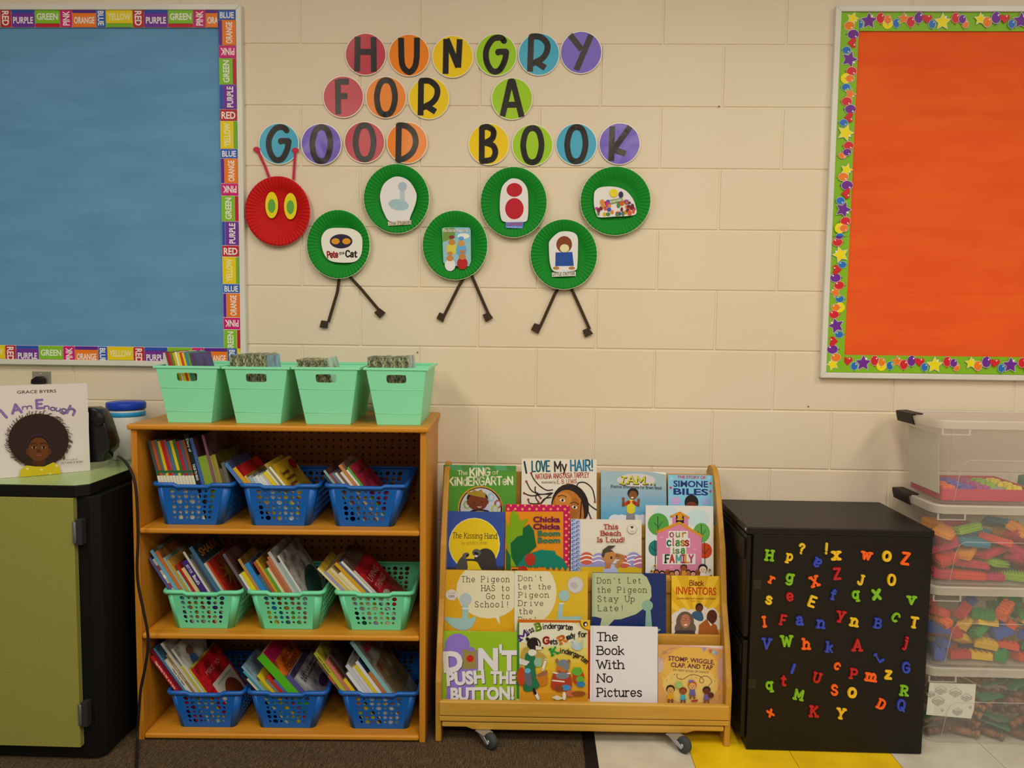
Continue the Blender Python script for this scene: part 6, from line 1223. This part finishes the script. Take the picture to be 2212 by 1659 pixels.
# red tray with flat flower pieces in the top box
zt0 = bot[0]+.003; tx0, tx1, ty0, ty1 = BX0+.038, BX0+.31, BY0+.04, BY1-.05
tray = thing('toy_tray', 'red plastic toy tray holding colourful flower pieces in the top clear box', 'tray', ((tx0+tx1)/2, (ty0+ty1)/2, zt0)); RED = M('#b8243c', .4)
mb = MB(); mb.box((tx0, ty0, zt0), (tx1, ty1, zt0+.03), RED); mb.build('base', tray, bevel=.002)
mb = MB(); h_ = .042
for a_, b_ in (((tx0, ty0), (tx1, ty0+.006)), ((tx0, ty1-.006), (tx1, ty1)), ((tx0, ty0+.0061), (tx0+.006, ty1-.0061)), ((tx1-.006, ty0+.0061), (tx1, ty1-.0061))): mb.box((a_[0], a_[1], zt0+.0301), (b_[0], b_[1], zt0+(.036 if a_[1] == ty0 and b_[1] < ty0+.01 else h_)), RED)
mb.build('rim', tray); mb = MB(); mb.box((tx0+.007, ty0+.007, zt0+.0301), (tx1-.007, ty1-.007, zt0+.0306), M('#8c8c84', .5)); mb.build('inlay', tray)
FC = [('#d8581c', 'orange'), ('#a02c74', 'magenta'), ('#d4b81c', 'yellow'), ('#d4ccc0', 'white'), ('#5c3c94', 'purple'), ('#84a42c', 'lime'), ('#3c7cac', 'blue')]
r_ = random.Random(21); k = 0
for iy in range(3):
    for ix in range(5):
        fx, fy2 = tx0+.032+.051*ix+r_.uniform(-.004, .004), ty0+.03+.056*iy; colr, cn_ = FC[(ix*3+iy*2+k) % 7]; k += 1
        if r_.random() < .12: continue
        T = Matrix.Translation((fx, fy2, zt0+.0308)) @ Matrix.Rotation(r_.random(), 4, 'Z'); mb = MB(); pl = [(.022*(1+.16*cos(6*a))*cos(a), .022*(1+.16*cos(6*a))*sin(a)) for a in [2*pi*j/36 for j in range(36)]]
        mb.prism(pl, .012, M(colr, .35), T, top=[(x*.85, y*.85) for x, y in pl]); mb.lathe([(.007, .012), (.006, .015), (0, .0155)], M(colr, .35), T, 10)
        o = mb.build('flower_piece', None, loc=(fx, fy2, zt0+.0308)); tag(o, f'{cn_} flower piece on the red tray, {ORD[iy]} row back, {ORD[ix]} from the cabinet end', 'toy piece', 'flower pieces on the red tray')
mb = MB(); T = Matrix.Translation((tx1+.055, -.2, zt0+.001)); mb.lathe([(0, 0), (.03, 0), (.038, .03), (.036, .06), (.02, .066), (0, .066)], M('#24643c', .45), T, 24); o = mb.build('toy_cup', None, loc=(tx1+.055, -.2, zt0)); tag(o, 'dark green rounded toy beside the red tray in the top clear box', 'toy')

# ================================================================== GREEN AND BLACK CABINET, ITS TOP AND WHAT STANDS ON IT
KX, KF, KT = -1.262, -.562, .816
cabt = thing('base_cabinet', 'black base cabinet with green door and green countertop beside the bookcase', 'cabinet', (-1.7, -.3, 0)); blkm = M('#0c0807', .5, spec=.2); grn = noisy('green_laminate', '#857d34', '#8b833a', 200., rough=.5); grt = noisy('green_top_laminate', '#93a260', '#9aa868', 200., rough=.3, spec=.5)
T0 = Matrix.Identity(4)
mb = MB(); mb.prism([(-2.35, -.02), (-2.35, KF+.018), (KX+.004, KF+.018), (KX+.022, KF+.04), (KX+.022, -.02)], KT-.043, blkm, Matrix.Translation((0, 0, .0065))); mb.build('body', cabt, bevel=.002)
ot = [(-2.37, -.012), (-2.37, KF), (KX-.03, KF), (KX, KF+.026), (KX, -.012)]
mb = MB(); mb.prism(ot, .034, blkm, Matrix.Translation((0, 0, KT-.0355))); mb.build('edge_band', cabt, bevel=.003)
mb = MB(); mb.prism(ot, .0014, grt, Matrix.Translation((0, 0, KT-.0014))); mb.build('countertop', cabt)
dx1 = onY(166, 1345, KF-.002).x; dz0, dz1 = onY(80, 1612, KF-.002).z, onY(80, 1075, KF-.002).z
mb = MB(); mb.box((-2.2, KF-.003, dz0), (dx1, KF+.0175, dz1), grn); dr = mb.build('door', cabt, bevel=.0015)
hm = M('#8c8680', .35, metal=.8)
for py in (1150, 1543):
    c = onY(168, py, KF-.003); mb = MB(); mb.box((dx1-.002, KF-.008, c.z-.032), (dx1+.006, KF-.0032, c.z+.032), hm); mb.box((dx1+.0062, KF-.006, c.z-.036), (dx1+.024, KF+.0178, c.z+.036), M('#3c3836', .4, metal=.5)); mb.lathe([(.004, -.03), (.004, .03)], hm, Matrix.Translation((dx1+.005, KF-.007, c.z)), 10); mb.build('hinge', cabt, bevel=.001)
# standing open book
Yb = KF+.075
bl, br_ = onZ(0, 1034, KT), onZ(193.5, 1017, KT); X = (br_-bl); X.z = 0; X.normalize(); up = Vector((-X.y*-.0, 0, 1)); nrm = X.cross(Vector((0, 0, 1)))
up = (Vector((0, 0, 1)) + Vector((0, 1, 0))*.07).normalized(); T0 = frame(bl+Vector((0, 0, .0006)), X, up); Ti = T0.inverted(); N = T0.to_3x3() @ Vector((0, 0, 1))
pt = lambda p: Ti @ on_plane(p[0], p[1], T0.translation, N)
rt_ = pt((188, 828)); wdt = (br_-bl).length; x0 = rt_.x-wdt*1.03-.012; hgt = rt_.y
ib = thing('picture_book', 'white picture book with a curly-haired girl standing on the green countertop', 'book', bl+X*.1)
T = T0 @ Matrix.Translation((x0-.005, 0, 0)); wd = rt_.x-x0+.005; mb = MB(); wm = M('#cdbcae', .35, .3)
mb.box((0, 0, -.002), (wd, hgt, 0), wm, T); mb.box((0, 0, -.016), (.0022, hgt, -.0021), wm, T)
T3 = T @ Matrix.Translation((.0, 0, -.016)) @ Matrix.Rotation(radians(14), 4, 'Y'); mb.box((0, .0, -.002), (wd, hgt, 0), wm, T3)
a = Art(mb, T, (0, 0, wd, hgt), .0002, rough=.35, crop=(0, 780, 5.924))
a.text('GRACE BYERS', 218, 418, 720, 400, 46, '#3c2c28', 'sans', .012)
VI = '#84649c'
for t_, x0_, y0_, x1_, y1_, h_ in (('I', 50, 742, 118, 700, 130), ('A', 160, 672, 275, 655, 130), ('m', 285, 622, 418, 605, 62), ('E', 468, 605, 552, 598, 120), ('n', 562, 612, 632, 616, 66), ('o', 640, 625, 700, 635, 64), ('u', 706, 632, 768, 645, 64), ('g', 775, 640, 838, 664, 70), ('h', 850, 660, 945, 692, 110)): a.text(t_, x0_, y0_, x1_, y1_, h_, '#4c3a4c', 'round', wt=.95); a.text(t_, x0_+1, y0_, x1_+1, y1_, h_, VI, 'round', wt=.72)
hr = random.Random(2); HC = '#2a1a14'
for i in range(150):
    an = 2*pi*i/150; rr0 = hr.uniform(355, 425)*(1 if sin(an) < .7 else .96); a.line([(490+330*cos(an), 1010+300*sin(an)), (490+rr0*cos(an+.02), 1010+rr0*.9*sin(an+.02)), (490+(rr0+16)*cos(an+.06), 1010+(rr0+10)*.88*sin(an+.06))], 9, HC if i % 3 else '#6c5c20')
a.ell(490, 1010, 385, 340, HC); a.poly([(245, 1500), (255, 1390), (330, 1330), (460, 1345), (560, 1345), (680, 1290), (750, 1330), (775, 1440), (780, 1500)], '#bca018')
for x, y in ((345, 1375), (525, 1385), (640, 1440), (720, 1335)): a.star(x, y, 26, '#d0c070', .3, .4, 6)
a.poly([(420, 1230), (570, 1230), (585, 1310), (500, 1345), (405, 1310)], '#42200f'); a.ell(488, 1090, 152, 160, '#3c1c46'); a.ell(490, 1102, 148, 160, '#24140f'); a.ell(490, 1125, 132, 150, '#5c3014'); a.ell(350, 1155, 22, 40, '#542a12'); a.ell(632, 1155, 22, 40, '#542a12')
a.poly([(370, 1180), (610, 1180), (570, 1250), (490, 1268), (410, 1250)], '#5c3014', True)
for x in (430, 555): a.ell(x, 1102, 30, 13, '#9c7c64'); a.ell(x+2, 1100, 17, 17, '#1c0e08'); a.line([(x-42, 1060), (x, 1046), (x+42, 1062)], 11, '#28140a', True)
a.ell(492, 1145, 26, 18, '#48230e'); a.ell(492, 1198, 42, 15, '#7c4030'); a.line([(452, 1196), (492, 1193), (534, 1196)], 5, '#38160e')
a.text('PICTURES BY', 842, 1272, 990, 1262, 22, '#4c3c38', 'sans'); a.text('KETURAH A. BOBO', 780, 1312, 1058, 1290, 26, '#4c3c38', 'sans', .01)
mb.build('cover', ib)
mb = MB(); mb.box((.0025, .003, -.0155), (wd-.004, hgt-.003, -.0025), PAGE, T @ Matrix.Rotation(radians(5), 4, 'Y')); mb.build('pages', ib)
# pencil sharpener
sc_ = onZ(215, 988, KT); sy = -.285; shp = thing('pencil_sharpener', 'black electric pencil sharpener on the green countertop', 'pencil sharpener', (sc_.x-.02, sy, KT)); sm_ = M('#161212', .22, .6); mb = MB()
pf = [(190, 1000), (190, 890), (192, 882), (214, 881), (228, 887), (238, 902), (247, 928), (256, 958), (254, 972), (242, 984), (240, 998)]
O = Vector((sc_.x-.02, -.33, KT)); TT = frame(O, (1, 0, 0), (0, 0, 1)); TTi = TT.inverted(); q = [(v.x, v.y) for v in (TTi @ onY(x, y, O.y) for x, y in [(x_-(17 if x_ > 191 else 0), y_) for x_, y_ in pf])]; q = [(min(x, 99), max(y, .0012)) for x, y in q][::-1]; x_l = min(p[0] for p in q)-.035; q = [((x_l if x < min(p[0] for p in q)+.004 else x), y) for x, y in q]
mb.prism(q, .06, sm_, TT @ Matrix.Translation((0, 0, -.06)), True); mb.build('body', shp, bevel=.008, seg=3)
mb = MB(); c = onY(212, 905, O.y-.0005); T = frame(c, (1, 0, .3), (-.3, 0, 1)); mb.lathe([(0, 0), (.021, 0), (.023, .003), (.02, .007), (0, .008)], M('#1c1818', .35), T, 28)
for an in (-1.9, -2.5, 2.9, 2.2): mb.lathe([(.0032, .0075), (.0032, .0085), (0, .0086)], M('#050404', .8), T @ Matrix.Translation((.013*cos(an-.6), .013*sin(an-.6)+.002, 0)), 12)
mb.build('selector_dial', shp)
# wipes canister
wc = onZ(275, 979, KT); CYc = -.11; wc = Vector((onY(274.5, 960, CYc).x, CYc, KT)); R_ = (onY(313, 880, CYc).x-onY(236, 880, CYc).x)/2; z1 = onY(274, 868, CYc).z; z2 = onY(274, 884, CYc).z; z3 = onY(274, 900, CYc).z
can = thing('wipes_canister', 'white wipes canister with blue lid on the green countertop', 'canister', wc); T = Matrix.Translation(wc); H_c = z2-KT+.001
mb = MB(); mb.lathe([(0, .0005), (R_*.95, .0005), (R_*.97, .004), (R_*.97, H_c-.004), (R_*.9, H_c), (0, H_c)], M('#cbbfae', .4), T, 40); mb.build('body', can)
mb = MB(); mb.lathe([(R_*.972, H_c-.0225), (R_*.985, H_c-.022), (R_*.985, H_c-.0075), (R_*.972, H_c-.007)], M('#2c8cb8', .35), T, 40); mb.build('label_band', can)
mb = MB(); mb.lathe([(R_*.96, H_c+.0003), (R_*1.0, H_c+.001), (R_*1.02, H_c+.006), (R_*1.02, z1-KT-.004), (R_*.97, z1-KT), (R_*.6, z1-KT), (R_*.55, z1-KT+.002), (0, z1-KT+.002)], M('#1c3a9c', .35), T, 40); mb.build('lid', can)
# power cord
yc0 = BC.O.y-.012; P = [(238, 983), (252, 985), (266, 993), (278, 1008), (288, 1030), (294, 1060), (297, 1110), (298, 1170), (296, 1225), (299, 1265), (308, 1310), (318, 1360), (320, 1395), (314, 1440), (304, 1490), (300, 1540), (297, 1590), (295, 1648), (293, 1680)]
pts = []
for i, (x, y) in enumerate(P):
    if y < 986: p = onZ(x, y, KT+.0045); p.y = max(p.y, -.5)
    elif y < 1000: p = onY(x, y, -.40)
    elif y < 1016: p = onY(x, y, -.44)
    elif y < 1050: p = onY(x, y, -.455)
    elif y < 1600: p = onY(x, y, -.46-.02*sin((y-1050)/160))
    else: p = onZ(x, y, .0055)
    pts.append(p)
pts = [Vector(p) for p in pts]; sm2 = []
for i in range(len(pts)-1):
    a_, b_, c_, d_ = pts[max(i-1, 0)], pts[i], pts[i+1], pts[min(i+2, len(pts)-1)]
    for k in range(5): t = k/5; sm2.append(.5*(2*b_+(c_-a_)*t+(2*a_-5*b_+4*c_-d_)*t*t+(3*b_-a_-3*c_+d_)*t**3))
sm2.append(pts[-1]); mb = MB(); mb.tube(sm2, .0042, M('#241a18', .5), 10); o = mb.build('power_cable', None, loc=pts[-1]); tag(o, 'dark power cord hanging from the countertop down in front of the bookcase', 'cord')
# wall outlet and plug
oc = onY(89.5, 838, -.004); T = frame(oc+Vector((0, .004, 0)), (1, 0, 0), (0, 0, 1)); out = thing('wall_outlet', 'brushed steel wall outlet above the white picture book', 'wall outlet', oc); stl = M('#a39880', .35, spec=.6, metal=.6)
mb = MB(); pw, ph = .034, .058; mb.prism([(-pw, -ph), (pw, -ph), (pw, ph), (-pw, ph)], .007, stl, T, top=[(-pw+.005, -ph+.005), (pw-.005, -ph+.005), (pw-.005, ph-.005), (-pw+.005, ph-.005)]); mb.build('plate', out)
mb = MB(); mb.lathe([(0, .007), (.003, .007), (.003, .0082), (0, .0086)], M('#c8bca4', .3, metal=.7), T @ Matrix.Translation((0, .049, 0)), 12); mb.build('screw', out)
mb = MB(); mb.prism([(-.017, -.014), (.017, -.014), (.017, .034), (-.017, .034)], .010, M('#c4b8a8', .4), T); mb.build('socket', out, bevel=.003)
mb = MB(); c = onY(88, 820, -.016); pl = [(-.022, -.014), (.018, -.014), (.016, .004), (.008, .011), (-.004, .012), (-.012, .006), (-.020, .002)]; mb.prism(pl, .03, M('#1c1414', .5), frame((c.x, -.0105, c.z), (1, 0, 0), (0, 0, 1))); o = mb.build('power_plug', None, loc=(c.x, -.0105, c.z), bevel=.003); tag(o, 'black power plug pushed into the steel wall outlet', 'plug')

# small marks and a hook on the wall
for px, py in ((902, 761), (1553, 230), (1746, 878), (1996, 15)):
    c = onY(px, py, -.0002); mb = MB(); mb.lathe([(0, 0), (.0028, 0), (.002, .003), (0, .0035)], M('#6c5c48', .6), frame(c, (1, 0, 0), (0, 0, 1)), 8)
    if px != 1996: o = mb.build('nail_head', None, loc=c); tag(o, {902: 'tiny dark nail head in the wall above the rack-end mint tub', 1553: 'tiny dark nail head in the wall between the message and the orange board', 1746: 'tiny dark nail head in the wall below the orange board'}[px], 'nail', 'nail heads in the wall')
dups = {k: v for k, v in LABELS.items() if len(v) > 1}
print('DUPLICATE LABELS', len(dups), list(dups.items())[:6]); print('LONG', [k for k in LABELS if len(k.split()) > 16][:5], sum(len(k.split()) > 16 for k in LABELS))
